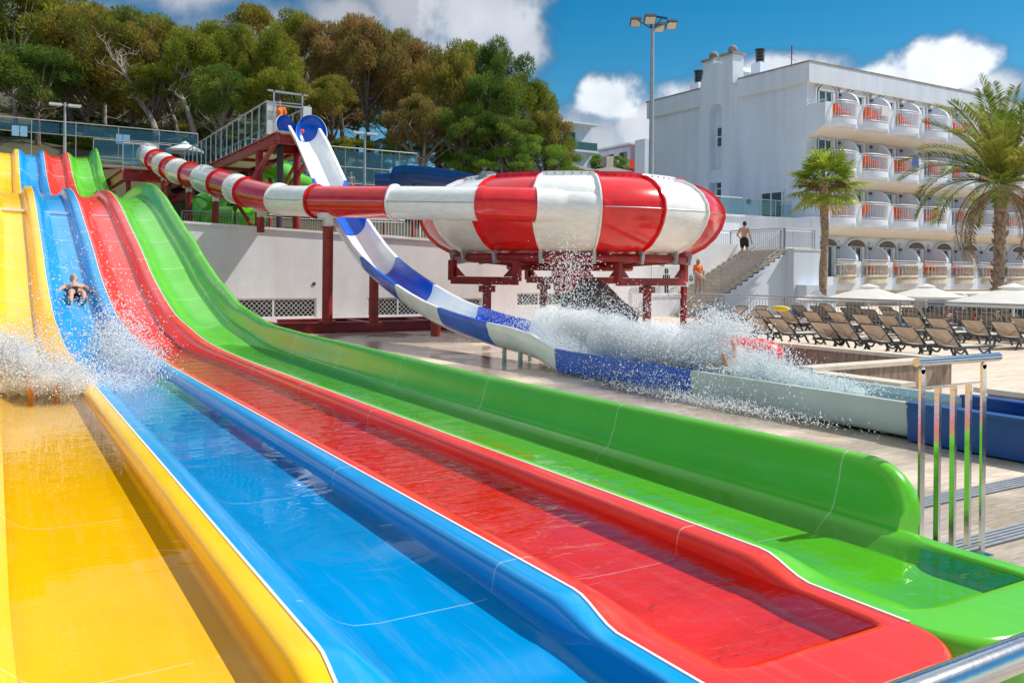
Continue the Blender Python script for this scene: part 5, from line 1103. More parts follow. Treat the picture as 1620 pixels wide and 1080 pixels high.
for u, v, mt, lb in ((1316, 512, 'canvas', 'white towel draped over a lounger seat in the front row'), (1419, 497, 'cloth_blue', 'dark blue towel laid on a lounger in the second row'), (1522, 500, 'canvas_grey', 'pale grey towel folded over a lounger towards the right'), (1262, 484, 'cloth_blue', 'blue bag left on a lounger near the terrace block')):
    q = atZ(u, v, .42); t = thing('towel' if 'towel' in lb else 'beach_bag', tuple(q), lb, 'towel' if 'towel' in lb else 'bag'); m = MB()
    if 'towel' in lb: m.grid([[(q[0]+x, q[1]+(j/5-.5)*.60, .335+.03*math.sin(j*1.9+x*7)+(.0 if 0 < j < 5 else -.10)) for j in range(6)] for x in (-.25, -.1, .05, .2, .35, .5)]); m.grid([[(q[0]+x, q[1]+(j/5-.5)*.60, .325+.03*math.sin(j*1.9+x*7)+(.0 if 0 < j < 5 else -.10)) for j in range(6)] for x in (-.25, -.1, .05, .2, .35, .5)])
    else: m.ball((q[0], q[1], .45), (.22, .16, .17), 12, 8)
    m.build('cloth', mt, t)
# ================================================================== PARASOLS AND THINGS ON THE LOWER TERRACE
PAR = [(1375, 441, 462, 66, 35, 'white square parasol in the middle of the three over the loungers'), (1466, 439, 457, 56, 37, 'white parasol behind, centred between the two big ones'), (1604, 437, 465, 96, 25.5, 'largest white parasol at the right edge before the date palm'), (1292, 452, 466, 32, 31, 'white parasol half hidden by the terrace block at the left'), (1525, 452, 460, 22, 38, 'small distant white parasol left of the date palm trunk')]
for u, vt, ve, hw, b, lb in PAR:
    c_ = atD(u, vt, b); small_parasol('parasol', c_, hw*b/F*1.06, c_[2]-.02, atD(u, ve, b)[2]+.02, lb, .10, 'canvas', 'white parasols behind the loungers', n=4, z0=-1.2)
baluster_rail('pool_fence', [(23.7, 25.4, 0), (23.7, 21, 0), (23.7, 16.5, 0), (23.7, 12, 0), (23.7, 7, 0)], 1.02, 'grey metal fence along the back of the lounger deck', gap=.14)
kt = thing('pool_bar', (40, 21, -1.2), 'low pool bar with cream walls and dark openings behind the parasols', 'kiosk')
MB().box((37.5, 17, -1.2), (44, 25.4, .95)).build('wall', 'stone_cream', kt, smooth=False)
for k in range(8): MB().box((37.45, 17.3+k*.95, -.1), (37.49, 18.0+k*.95, .65)).build('opening', 'glass_dark', kt, smooth=False)
MB().box((36.9, 16.6, .95), (44.3, 25.6, 1.05)).build('roof', 'cream', kt, smooth=False)

# ================================================================== TREES
def leaf_cloud(rng, centers, radii, per, size, aspect=.28, flat=.75):
    """many small blades in clumps, returned as quads"""
    V = []
    for (c_, r_) in zip(centers, radii):
        n = int(per*r_*r_); d = rng.normal(size=(n, 3)); d /= np.linalg.norm(d, axis=1)[:, None]
        rr = r_*(rng.random(n)**.38); p = c_+d*rr[:, None]*np.array([1, 1, flat])
        ax = d*.8+rng.normal(size=(n, 3))*.55+np.array([0, 0, .35]); ax /= np.linalg.norm(ax, axis=1)[:, None]
        sd = np.cross(ax, rng.normal(size=(n, 3))); sd /= np.linalg.norm(sd, axis=1)[:, None]
        L = size*(.6+.8*rng.random(n))[:, None]; Wd = L*aspect
        V.append(np.stack([p-sd*Wd*.5, p+sd*Wd*.5, p+ax*L+sd*Wd*.32, p+ax*L-sd*Wd*.32], 1))
    return np.concatenate(V).reshape(-1, 3)
def quad_mesh(name, V, mtl):
    n = len(V)//4; me = bpy.data.meshes.new(name); me.vertices.add(4*n); me.vertices.foreach_set('co', V.astype(np.float32).ravel())
    me.loops.add(4*n); me.loops.foreach_set('vertex_index', np.arange(4*n, dtype=np.int32)); me.polygons.add(n)
    me.polygons.foreach_set('loop_start', np.arange(0, 4*n, 4, dtype=np.int32)); me.update(calc_edges=True); me.materials.append(MT[mtl]); return me
def pine_crown(seed, mtl, nc=34, rx=3.0, rz=2.5, per=1050, size=.17, low=-.75):
    rng = np.random.default_rng(seed); C_ = []; Rr = []
    for k in range(nc):
        a = rng.random()*2*math.pi; h = low+(1-low)*rng.random()**.8; e = math.sqrt(max(0, 1-h*h)) if h > 0 else 1-.25*abs(h)
        q = (.35+.75*rng.random()); C_.append(np.array([rx*e*q*math.cos(a), rx*e*q*math.sin(a), rz*h*.88])); Rr.append((.42+.75*rng.random()**1.5)*rx/3)
    return quad_mesh('crown', leaf_cloud(rng, C_, Rr, per, size), mtl), C_
VAR = {}
for nm, sd, mt in (('g1', 1, 'pine_green'), ('g2', 2, 'pine_green'), ('g3', 3, 'pine_green'), ('o1', 4, 'pine_olive'), ('o2', 5, 'pine_olive'), ('r1', 6, 'pine_rust'), ('r2', 7, 'pine_rust'), ('d1', 8, 'pine_dark'), ('d2', 9, 'pine_dark')):
    VAR[nm] = pine_crown(sd, mt)
VAR['b1'] = pine_crown(21, 'bush_green', nc=26, rz=2.6, size=.15, per=1200, low=-.9); VAR['b2'] = pine_crown(22, 'bush_green', nc=26, rz=2.6, size=.15, per=1200, low=-.9)
def trunk_mesh(rng, H, C_, sx, sz, czc, dead=7, r0=.20):
    m = MB(); lean = rng.normal(size=2)*.5; top = Vector((lean[0]*.5, lean[1]*.5, czc+sz*.5))
    pts = smooth_path([(0, 0, -.6), (lean[0]*.5, lean[1]*.4, H*.35), (lean[0]*.9, lean[1]*.9, H*.65), tuple(top)], 4); m.tube(pts, [r0*(1-.75*k/(len(pts)-1)) for k in range(len(pts))], 8)
    for c_ in C_[::3]:
        t = Vector((c_[0]*sx, c_[1]*sx, czc+c_[2]*sz)); k = int(len(pts)*(.45+.3*rng.random())); s_ = Vector(pts[k]); mid = s_*.5+t*.5+Vector((0, 0, -.25)); m.tube(smooth_path([s_, mid, t], 3), [.085, .08, .07, .055, .04, .03, .02], 5)
    for q in range(dead):
        k = 3+int((len(pts)-5)*rng.random()); s_ = Vector(pts[k]); a = rng.random()*6.28; L = .9+1.7*rng.random(); e = s_+Vector((math.cos(a)*L, math.sin(a)*L, L*(.1+.6*rng.random()))); mid = (s_+e)/2+Vector((0, 0, .2*rng.normal()))
        m.tube([s_, mid, e], [.035, .022, .008], 4)
        for z in range(3): b = mid+(e-mid)*rng.random(); m.tube([b, b+Vector((rng.normal()*.35, rng.normal()*.35, .25+.35*rng.random()))], [.014, .005], 3)
    return m
TR_ = [(20, -28, 60, 82, 190, 'g1'), (78, -8, 66, 66, 170, 'g2'), (118, 22, 58, 62, 160, 'o1'), (160, 36, 68, 52, 130, 'o2'), (205, 30, 63, 52, 125, 'g3'), (248, 42, 60, 48, 120, 'o1'), (288, 60, 57, 48, 125, 'g2'), (330, 56, 64, 50, 120, 'g1'),
       (372, 54, 60, 46, 120, 'g3'), (398, 24, 74, 42, 100, 'o2'), (425, 66, 57, 42, 120, 'g1'), (460, 28, 70, 46, 120, 'g2'), (492, 48, 66, 40, 110, 'r1'), (540, 34, 64, 50, 130, 'r2'), (583, 50, 60, 46, 150, 'r1'), (622, 64, 68, 44, 120, 'o2'),
       (660, 72, 61, 46, 150, 'r2'), (700, 84, 58, 46, 150, 'o1'), (742, 70, 66, 48, 150, 'g3'), (786, 72, 63, 40, 150, 'd1'), (768, 126, 56, 44, 120, 'd2'), (815, 120, 60, 38, 110, 'g2'), (842, 142, 64, 34, 110, 'g1'), (858, 176, 58, 34, 90, 'o1'),
       (350, 118, 54, 46, 92, 'd1'), (55, 96, 54, 60, 100, 'd2'), (440, 118, 54.5, 40, 90, 'g2'), (655, 160, 55, 40, 92, 'r1'), (240, 120, 56, 40, 70, 'g1'), (735, 170, 54.5, 44, 80, 'd1'), (130, 110, 60, 46, 80, 'g3'), (520, 130, 57, 40, 80, 'o2'), (795, 190, 54, 40, 66, 'd2')]
TR_ += [(40, 90, 82, 74, 150, 'g2'), (110, 100, 84, 70, 130, 'd1'), (175, 95, 80, 66, 130, 'o1'), (235, 100, 84, 66, 130, 'g1'), (300, 105, 80, 62, 120, 'd2'), (365, 95, 85, 62, 130, 'g3'), (430, 90, 82, 62, 130, 'o2'), (495, 95, 84, 62, 130, 'g2'), (560, 100, 80, 62, 130, 'r1'), (625, 110, 84, 60, 120, 'd1'), (685, 120, 80, 60, 120, 'g1'), (745, 130, 82, 56, 110, 'd2')]
BU = [(872, 208, 58, 30, 60, 'b1'), (838, 218, 55, 40, 60, 'b2'), (790, 234, 53.5, 40, 44, 'b1'), (745, 240, 55, 36, 44, 'b2'), (892, 238, 60, 26, 40, 'b1'), (700, 232, 57, 34, 40, 'g2'), (560, 226, 57, 36, 44, 'g1'), (520, 232, 58, 30, 40, 'o1'), (175, 214, 58, 40, 40, 'g2'), (60, 226, 58, 46, 40, 'd1'), (130, 240, 57.5, 40, 36, 'g3'), (610, 240, 58, 30, 36, 'b2'), (10, 214, 59, 36, 46, 'g1'), (230, 216, 60, 34, 40, 'd2'), (300, 206, 59, 40, 40, 'g2'), (360, 200, 60, 40, 44, 'd1'), (470, 205, 62, 40, 50, 'g3'), (95, 205, 62, 50, 44, 'd2'), (640, 215, 60, 36, 40, 'd1'), (20, 235, 60, 44, 34, 'g1'), (400, 235, 58, 34, 30, 'b1')]
desc = {'g': 'green', 'o': 'olive green and brown tipped', 'r': 'rust brown', 'd': 'dark green', 'b': 'fresh green'}
ords = {}
def big_tree(u, vt, b, hw, hp, var, bush, k):
    rng = np.random.default_rng(1000+k); me, C_ = VAR[var]; kk = b/F; sx = hw*kk/3.0*1.2; rzm = hp*kk/2; P = atD(u, vt+hp/2, b); zg = hill_z(P[0], P[1]); sz = rzm/2.5*1.02
    d = desc[var[0]]; nm = 'bush' if bush else 'pine_tree'
    key = (nm, d); ords.setdefault(key, []).append((u, k))
    t = thing(nm, (P[0], P[1], zg), '', nm.replace('_', ' '), 'bushes under the pines' if bush else 'pines on the wooded slope')
    c_ = bpy.data.objects.new('crown', me); COL.objects.link(c_); c_.parent = t; c_.location = (0, 0, P[2]-zg); c_.scale = (sx, sx, sz); c_.rotation_euler = (0, 0, rng.random()*6.28); c_['_o'] = (0., 0., 0.)
    ca, sa = math.cos(c_.rotation_euler.z), math.sin(c_.rotation_euler.z); C2 = [np.array([q[0]*ca-q[1]*sa, q[0]*sa+q[1]*ca, q[2]]) for q in C_]
    if bush: m = MB(); m.tube([(0, 0, -.3), (.05, 0, max(.3, P[2]-zg))], [.1, .05], 6)
    else: m = trunk_mesh(rng, max(2, P[2]-zg), C2, sx, sz, P[2]-zg, dead=16)
    o = m.build('trunk', 'bark_pale' if k % 3 == 0 else 'bark', None, origin=(0, 0, 0)); o.parent = t; return t
TT = []
for k, q in enumerate(TR_): TT.append((q[0], q[5][0], False, big_tree(*q, False, k)))
for k, q in enumerate(BU): TT.append((q[0], q[5][0], True, big_tree(*q, True, 100+k)))
ORD = ['first', 'second', 'third', 'fourth', 'fifth', 'sixth', 'seventh', 'eighth', 'ninth', 'tenth', 'eleventh', 'twelfth', 'thirteenth', 'fourteenth', 'fifteenth', 'sixteenth', 'seventeenth', 'eighteenth', 'nineteenth', 'twentieth', 'twenty-first', 'twenty-second']
for bush in (False, True):
    for ck, dn in desc.items():
        L = sorted([(u, t.name) for u, c_, b_, t in TT if c_ == ck and b_ == bush]); 
        for i, (u, n_) in enumerate(L):
            tt = bpy.data.objects[n_]; tt['label'] = ('%s %s, %s of its colour from the left' % (dn, 'bush behind the railings' if bush else 'pine on the slope', ORD[i])) if len(L) > 1 else '%s %s, the only one of its colour' % (dn, 'bush on the slope' if bush else 'pine on the slope')
# leaning bare dead trunk in front of the grove
for (pts, lb) in (([(245, 226, 55), (233, 195, 55), (215, 170, 55.3), (196, 135, 55.5), (180, 112, 56), (165, 103, 56)], 'bare grey leaning dead pine trunk with forked branches behind the walkway railing'), ([(305, 225, 55.5), (292, 185, 55.6), (278, 155, 55.8), (262, 132, 56)], 'second bare leaning dead pine trunk, nearer the launch tower')):
    P = smooth_path([atD(*q) for q in pts], 4); t = thing('dead_tree', tuple(P[0]), lb, 'dead tree'); m = MB(); m.tube(P, [.20*(1-.82*i/(len(P)-1)) for i in range(len(P))], 8); rng = np.random.default_rng(5)
    for i in range(4, len(P)-2, 2):
        for s in (0, 1, 2):
            a = Vector(P[i]); e = a+Vector((rng.normal()*1.1, rng.normal()*.5, .3+rng.random()*1.1)); md = (a+e)/2+Vector((0, 0, .25)); m.tube([a, md, e], [.05, .03, .01], 5)
            for z in range(3): f_ = md+(e-md)*rng.random(); m.tube([f_, f_+Vector((rng.normal()*.4, .1, .3+.3*rng.random()))], [.018, .006], 4)
    m.build('trunk', 'bark_pale', t)
for k, (u, v, b) in enumerate(((940, 256, 112), (958, 258, 118), (975, 258, 110))):
    P = atD(u, v, b); me, C_ = VAR['b1' if k % 2 else 'b2']; t = thing('far_tree', (P[0], P[1], 0), 'small distant green tree on the skyline beyond the bowl, %s of three' % ('left', 'middle', 'right')[k], 'tree'); c_ = bpy.data.objects.new('crown', me); COL.objects.link(c_); c_.parent = t; c_.location = (0, 0, P[2]); c_.scale = (.45, .45, .42); c_.rotation_euler = (0, 0, k*2); MB().tube([(0, 0, 0), (0, 0, P[2])], .25, 8).build('trunk', 'bark').parent = t

# ---- fan palm
def fan_palm(P, base, label):
    rng = np.random.default_rng(3); x, y, z = P; t = thing('fan_palm', (x, y, base), label, 'palm tree')
    m = MB(); pts = [(x+.05*math.sin(k*.5), y, base+(z-base)*k/24) for k in range(25)]; m.tube(pts, [(.28 if k == 0 else .175+.02*math.sin(k*7))*(1-.10*k/24) for k in range(25)], 14); m.build('trunk', 'palm_bark', t)
    m = MB(); md = MB(); fl = MB()
    for k in range(30):
        a = k*2.39996; el = R(80-118*(k/30)**.9+rng.normal()*7); L = .75+.40*rng.random(); d = Vector((math.cos(a)*math.cos(el), math.sin(a)*math.cos(el), math.sin(el)))
        s = Vector((x, y, z-.25+.3*(1-k/40))); e = s+d*L-Vector((0, 0, .10)); tgt = md if k > 28 else m
        sd = d.cross(Vector((0, 0, 1)))
        sd = sd.normalized() if sd.length > .05 else Vector((1, 0, 0)); nn = sd.cross(d).normalized(); tgt.tube([s, (s+e)/2+Vector((0, 0, .05)), e], [.022, .018, .012], 5)
        for j in range(26):
            th = R(-105+210*j/25); dr = (d*math.cos(th)+sd*math.sin(th)).normalized(); Lf = (.98+.12*rng.random())*(1-.18*abs(math.sin(th))); drop = .10+.16*rng.random()
            b1 = e+dr*Lf*.55+nn*.03*(-1)**j-Vector((0, 0, .03)); tip = e+dr*Lf-Vector((0, 0, drop+.15*rng.random())); wv = dr.cross(nn).normalized()*.045
            tgt.add([e, b1-wv, tip, b1+wv], [(0, 1, 2, 3)])
    m.build('fronds', 'palm_leaf', t, smooth=False)
    for k in range(16):
        a = rng.random()*6.28; s = Vector((x+.15*math.cos(a), y+.15*math.sin(a), z-.1)); 
        for j in range(26): e = s+Vector((math.cos(a)*.75+rng.normal()*.16, math.sin(a)*.75+rng.normal()*.16, .35-.7*rng.random())); fl.tube([s+(e-s)*.5, e], [.012, .016], 3)
    fl.build('dry_flower_stalks', 'palm_dry', t, smooth=False); md.build('dry_fronds', 'palm_dry', t, smooth=False)
P = atD(1302, 278, 37); fan_palm(P, -1.2, 'slim fan palm with a bright green crown and pale dry flower stalks before the hotel')
# ---- date palm
def date_palm(P, base, label):
    rng = np.random.default_rng(11); x, y, z = P; t = thing('date_palm', (x-.3, y, base), label, 'palm tree')
    m = MB(); n = 60; m.tube([(x-.35*(1-k/n)**1.4, y, base+(z-base-.1)*k/n) for k in range(n+1)], [(.17+.025*((k*3) % 2)+.11*max(0, (k/n-.78)/.22))*(1.05-.05*k/n) for k in range(n+1)], 16)
    for k in range(150):       # cut leaf bases
        q = rng.random(); a = rng.random()*6.28; zz = base+(z-base)*q; xx = x-.35*(1-q)**1.4; r_ = .17+.11*max(0, (q-.78)/.22); p = Vector((xx+math.cos(a)*r_, y+math.sin(a)*r_, zz)); o = Vector((math.cos(a)*.09, math.sin(a)*.09, .13)); m.tube([p-o*.4, p+o], [.05, .028], 5)
    m.build('trunk', 'palm_bark', t)
    g_ = MB(); dr = MB()
    def frond(a, el, L, dry, curl):
        tgt = dr if dry else g_; s = Vector((x+.12*math.cos(a), y+.12*math.sin(a), z-.25*(el < 0))); pts = []; e = el; p = s.copy(); N_ = 22
        for i in range(N_+1): pts.append(p.copy()); p = p+Vector((math.cos(a)*math.cos(e), math.sin(a)*math.cos(e), math.sin(e)))*L/N_; e -= curl/N_*(1+.6*i/N_)
        tgt.tube(pts, [.035*(1-.85*i/N_) for i in range(N_+1)], 5)
        for i in range(3, N_+1):
            for q in (0, .25, .5, .75):
                if i+q > N_ or (dry and q in (.25, .75)): continue
                p = pts[i].lerp(pts[min(N_, i+1)], q); d = (pts[min(N_, i+1)]-pts[i-1]).normalized(); sd = d.cross(Vector((0, 0, 1))); sd = sd.normalized() if sd.length > .02 else Vector((math.sin(a), -math.cos(a), 0)); upn = sd.cross(d)
                ll = (.50*math.sin(math.pi*min(1, (i+2)/(N_+3)))**.5+.10)*(.85+.3*rng.random())*(.42 if dry else 1)
                for s_ in (-1, 1):
                    dd = (d*.62+sd*s_*.72+upn*(.30 if not dry else -.4)+Vector(rng.normal(size=3))*.07).normalized(); w_ = dd.cross(upn).normalized()*.020; tip = p+dd*ll-Vector((0, 0, .10*ll)); md = p+dd*ll*.45; tgt.add([p, md-w_, tip, md+w_], [(0, 1, 2, 3)])
    for k in range(38):
        q = k/38; a = k*2.39996+rng.normal()*.1; el = R(88-72*q**1.1+rng.normal()*5); frond(a, el, 3.65-.6*q+.25*rng.normal(), False, R(18+66*q))
    for k in range(11):
        a = k*2.39996*1.3; frond(a, R(10-25*rng.random()), 2.9+.7*rng.random(), True, R(95))
    g_.build('fronds', 'date_leaf', t, smooth=False); dr.build('dry_fronds', 'palm_dry', t, smooth=False)
P = atD(1582, 276, 30); date_palm(P, -1.2, 'big date palm with a rough trunk and drooping dry fronds at the right edge')

# ================================================================== PEOPLE
def rot(p, a): return Vector((p[0]*math.cos(a)-p[1]*math.sin(a), p[0]*math.sin(a)+p[1]*math.cos(a), p[2]))
BASE = dict(head=(0, .02, 1.63), neck=(0, -.01, 1.48), chest=(0, 0, 1.30), waist=(0, .01, 1.09), pelvis=(0, 0, .95), sl=(-.185, -.01, 1.42), sr=(.185, -.01, 1.42), el=(-.245, -.02, 1.14), er=(.245, -.02, 1.14), wl=(-.25, .05, .89), wr=(.25, .05, .89),
            hl=(-.09, 0, .92), hr=(.09, 0, .92), kl=(-.10, .02, .49), kr=(.10, .02, .49), al=(-.10, -.02, .08), ar=(.10, -.02, .08), tl=(-.12, .17, .03), tr=(.12, .17, .03), hdl=None, hdr=None, face=(0, 1, 0), upv=(0, 0, 1))
def person(name, origin, heading, pose, label, skin='skin', scale=1.0, clothes=(), hair='hair_dark', female=False, hairlen=0, tilt=None, fingers=True):
    J = dict(BASE); J.update(pose); M3 = tilt if tilt is not None else Matrix.Identity(3)
    def T(p): q = M3 @ Vector(p); return Vector(origin)+rot(q, heading)*scale
    t = thing(name, tuple(origin), label, 'person'); m = MB(); S = scale
    def cap(a, b, ra, rb, mm=m, seg=10):
        a, b = T(a), T(b); mm.ball(a, ra*S, seg, 7); mm.ball(b, rb*S, seg, 7)
        d = b-a
        if d.length > 1e-4: mm.tube([a+d*k/4 for k in range(5)], [(ra+(rb-ra)*k/4)*S for k in range(5)], seg)
    k_ = .88 if female else 1
    cap(J['pelvis'], J['waist'], .135*(1.05 if female else 1), .118*k_); cap(J['waist'], J['chest'], .118*k_, .140*k_)
    for s in 'lr': cap(J['chest'], J['s'+s], .115*k_, .062*k_); cap(J['pelvis'], J['h'+s], .12, .098)
    cap(J['sl'], J['sr'], .062*k_, .062*k_); cap(J['chest'], J['neck'], .10*k_, .055); cap(J['neck'], J['head'], .055, .058)
    fv = Vector(J['face']).normalized(); uv_ = Vector(J['upv']).normalized(); sv = fv.cross(uv_); h = Vector(J['head'])
    def hp_(x, y, z): return h+sv*x+fv*y+uv_*z
    for (q, r_) in (((0, -.015, .035), .088), ((0, .012, .01), .080), ((0, .022, -.045), .060), ((0, .038, -.075), .038), ((0, .092, -.012), .014), ((0, .096, -.03), .013), ((-.082, -.005, -.01), .018), ((.082, -.005, -.01), .018)): m.ball(T(hp_(*q)), r_*S, 12, 8)
    for s, sg in (('l', -1), ('r', 1)):
        cap(J['s'+s], J['e'+s], .052*k_, .040*k_); cap(J['e'+s], J['w'+s], .041*k_, .027*k_)
        e, w_ = Vector(J['e'+s]), Vector(J['w'+s]); d = (w_-e).normalized(); sd = d.cross(Vector((0, 1, 0)) if abs(d.y) < .8 else Vector((0, 0, 1))).normalized()*sg; nn = d.cross(sd)
        pc_ = w_+d*.055; cap(w_, pc_, .024, .033)
        if fingers:
            for k, (o, L) in enumerate(((-.027, .068), (-.009, .078), (.009, .074), (.026, .058))):
                b0_ = pc_+sd*o+d*.02; b1_ = b0_+d*L*.55+nn*.008; b2_ = b1_+d*L*.45+nn*.024; cap(b0_, b1_, .0105, .0095, seg=6); cap(b1_, b2_, .0095, .008, seg=6)
            cap(w_+d*.02-sd*.025, w_+d*.055-sd*.052+nn*.02, .012, .010, seg=6)
        cap(J['h'+s], J['k'+s], .092 if not female else .088, .055); cap(J['k'+s], tuple(Vector(J['k'+s])*.62+Vector(J['a'+s])*.38), .054, .054); cap(tuple(Vector(J['k'+s])*.62+Vector(J['a'+s])*.38), J['a'+s], .054, .036)
        a_ = Vector(J['a'+s]); to = Vector(J['t'+s]); cap(a_, tuple(a_*.35+to*.65), .038, .034); cap(tuple(a_*.35+to*.65), to, .036, .022); cap(a_, tuple(a_+(a_-Vector(J['k'+s])).normalized()*.045-(to-a_).normalized()*.03), .036, .03)
    def solid(mm, nm, mt, vox, par):
        o = mm.build('tmp', mt, None, smooth=False); md = o.modifiers.new('r', 'REMESH'); md.mode = 'VOXEL'; md.voxel_size = vox; md.use_smooth_shade = True
        s_ = o.modifiers.new('s', 'SMOOTH'); s_.factor = .5; s_.iterations = 4
        dg = bpy.context.evaluated_depsgraph_get(); me = bpy.data.meshes.new_from_object(o.evaluated_get(dg)); me.name = nm
        off = Vector(t['_o']); me.transform(Matrix.Translation(-off)); me.materials.clear(); me.materials.append(MT[mt])
        bpy.data.objects.remove(o); ob = bpy.data.objects.new(nm, me); COL.objects.link(ob); ob.parent = par; ob['_o'] = tuple(off); me.polygons.foreach_set('use_smooth', [True]*len(me.polygons)); return ob
    body = solid(m, 'body', skin, .0085*S, t)
    # eyes, brows and mouth
    m = MB()
    for sx in (-1, 1): m.ball(T(hp_(sx*.032, .083, .012)), .010*S, 8, 5); m.tube([T(hp_(sx*.018, .090, .030)), T(hp_(sx*.048, .080, .030))], .004*S, 5)
    m.tube([T(hp_(-.022, .086, -.058)), T(hp_(0, .094, -.060)), T(hp_(.022, .086, -.058))], .005*S, 5); m.build('face', 'face_dark', t)
    m = MB(); 
    for (q, r_) in (((0, -.022, .05), .090), ((0, -.045, .01), .082), ((0, -.0, .075), .070)): m.ball(T(hp_(*q)), (r_)*S, 14, 9)
    if hairlen:
        for k in range(int(hairlen*10)): m.ball(T(hp_(0, -.06-.004*k, -.02-.03*k)), (.072-.003*k)*S, 10, 7)
    solid(m, 'hair', hair, .012*S, t)
    for cl, mt in clothes:
        m = MB()
        if cl == 'tshirt' or cl == 'long_tshirt':
            cap(J['pelvis'], J['waist'], .158, .140, m); cap(J['waist'], J['chest'], .140, .155, m)
            for s in 'lr':
                cap(J['chest'], J['s'+s], .125, .076, m); e = Vector(J['s'+s])*.35+Vector(J['e'+s])*.65; cap(J['s'+s], e, .074, .068, m)
                if cl == 'long_tshirt': cap(J['h'+s], tuple(Vector(J['h'+s])*.78+Vector(J['k'+s])*.22), .125, .125, m)
            cap(J['sl'], J['sr'], .074, .074, m); cap(J['chest'], tuple(Vector(J['chest'])*.25+Vector(J['neck'])*.75), .12, .07, m)
        elif cl == 'shorts':
            cap(J['pelvis'], tuple(Vector(J['pelvis'])*.7+Vector(J['waist'])*.3), .150, .142, m)
            for s in 'lr': cap(J['pelvis'], J['h'+s], .13, .112, m); cap(J['h'+s], tuple(Vector(J['h'+s])*.38+Vector(J['k'+s])*.62), .112, .092, m)
        elif cl == 'briefs':
            cap(J['pelvis'], tuple(Vector(J['pelvis'])*.93+Vector(J['waist'])*.07), .141, .138, m)
            for s in 'lr': cap(J['pelvis'], J['h'+s], .128, .108, m)
        solid(m, 'shirt' if 'shirt' in cl else cl, mt, .012*S, t)
    return t
# rider lying on the blue lane, feet towards the camera
yR = 21.3; sl_ = (zt(yR+.6)-zt(yR-.6))/1.2; ang = math.atan(sl_)
lie = Matrix(((-1, 0, 0), (0, 0, 1), (0, 1, 0)))     # local up -> +Y (uphill), local forward -> +Z
tiltR = Matrix.Rotation(ang, 3, 'X') @ lie
rb_x = X0+WL+.56
person('person', (rb_x, yR-.95*math.cos(ang)+.2, zt(yR-.95)-.12), 0, dict(el=(-.33, -.02, 1.19), er=(.33, -.02, 1.19), wl=(-.40, -.06, .98), wr=(.40, -.06, .98), kl=(-.13, .10, .50), kr=(.13, .10, .50), al=(-.13, -.02, .12), ar=(.16, -.02, .12), tl=(-.16, .14, .05), tr=(.22, .14, .06), head=(0, .12, 1.66), neck=(0, .03, 1.50), face=(0, .75, -.5), upv=(0, .5, .8)), 'rider in dark swim briefs lying back on the blue lane with legs apart', scale=.93, clothes=(('briefs', 'cloth_black'),), hair='hair_grey', tilt=tiltR)
# rider ploughing into the water of the yellow lane
P = atZ(106, 636, .40); tl2 = Matrix.Rotation(R(14), 3, 'X') @ lie
person('person', (X0+.62, P[1]+.25, .27), R(6), dict(kl=(-.12, .10, .50), kr=(.12, .16, .52), al=(-.12, .04, .10), ar=(.14, .02, .12), tl=(-.13, .20, .06), tr=(.17, .18, .08), el=(-.28, .0, 1.2), er=(.28, .02, 1.2), wl=(-.30, .04, .98), wr=(.30, .06, 1.0), head=(0, .12, 1.64)), 'rider on the back nearly hidden in the spray at the foot of the yellow lane', skin='skin_tan', scale=.9, clothes=(('briefs', 'cloth_blue'),), tilt=tl2)
# rider in the run-out trough: only the feet show
person('person', (8.93, 8.75, .27), 0, dict(al=(-.10, .27, .14), ar=(.14, .16, .06), tl=(-.12, .50, .20), tr=(.18, .38, .10), kl=(-.11, .26, .52), kr=(.12, .18, .48)), 'rider lying in the run-out trough with bare feet sticking out of the spray', scale=1.0, clothes=(('shorts', 'cloth_blue'),), tilt=Matrix.Rotation(R(2), 3, 'X') @ lie)
# lifeguard on the launch tower
P = atY(437, 190, 32.95); person('person', (P[0], 32.95, Zp+.1), R(165), dict(head=(0, .06, 1.62)), 'attendant in an orange T-shirt standing at the top of the launch tower', skin='skin_tan', scale=.98, clothes=(('tshirt', 'cloth_orange'), ('shorts', 'cloth_black')))
# man going up the stairs
i_ = 13; P = (x_s+(i_+.5)*run, YN+1.25, (i_+1)*rise)
person('person', (P[0]-.05, P[1], P[2]), R(-62), dict(el=(-.30, .0, 1.15), wl=(-.17, .08, .98), er=(.25, .02, 1.13), wr=(.29, .12, .90), kl=(-.10, .06, .50), al=(-.10, -.05, .08), kr=(.10, .16, .56), ar=(.11, .10, .17+.0), tr=(.12, .28, .12), head=(.02, .02, 1.63)), 'bare-chested man in black shorts climbing the stairs with his back turned', scale=1.03, clothes=(('shorts', 'cloth_black'),))
i_ = 4; P = (x_s+(i_+.2)*run, YN+.95, (i_+1)*rise)
person('person', (P[0], P[1], P[2]), R(175), dict(kl=(-.08, .10, .50), al=(-.09, .02, .09), kr=(.08, -.02, .48), ar=(.07, -.14, .10), tr=(.07, .04, .03), wl=(-.24, .14, .92), el=(-.24, 0, 1.15)), 'woman in an orange shirt and bare legs coming down the stairs', skin='skin_tan', scale=.90, clothes=(('long_tshirt', 'cloth_orange'), ('briefs', 'cloth_black')), hair='hair_blond', female=True, hairlen=.5)
bgp = thing('hand_bag', (P[0]-.42, P[1]-.1, P[2]+.75), 'small black bag held by the woman on the stairs', 'bag'); MB().ball((P[0]-.40, P[1]+.0, P[2]+.72), (.12, .06, .13), 10, 7).tube(smooth_path([(P[0]-.50, P[1], P[2]+.80), (P[0]-.40, P[1], P[2]+.90), (P[0]-.30, P[1], P[2]+.80)], 4), .012, 5).build('bag', 'cloth_black', bgp)
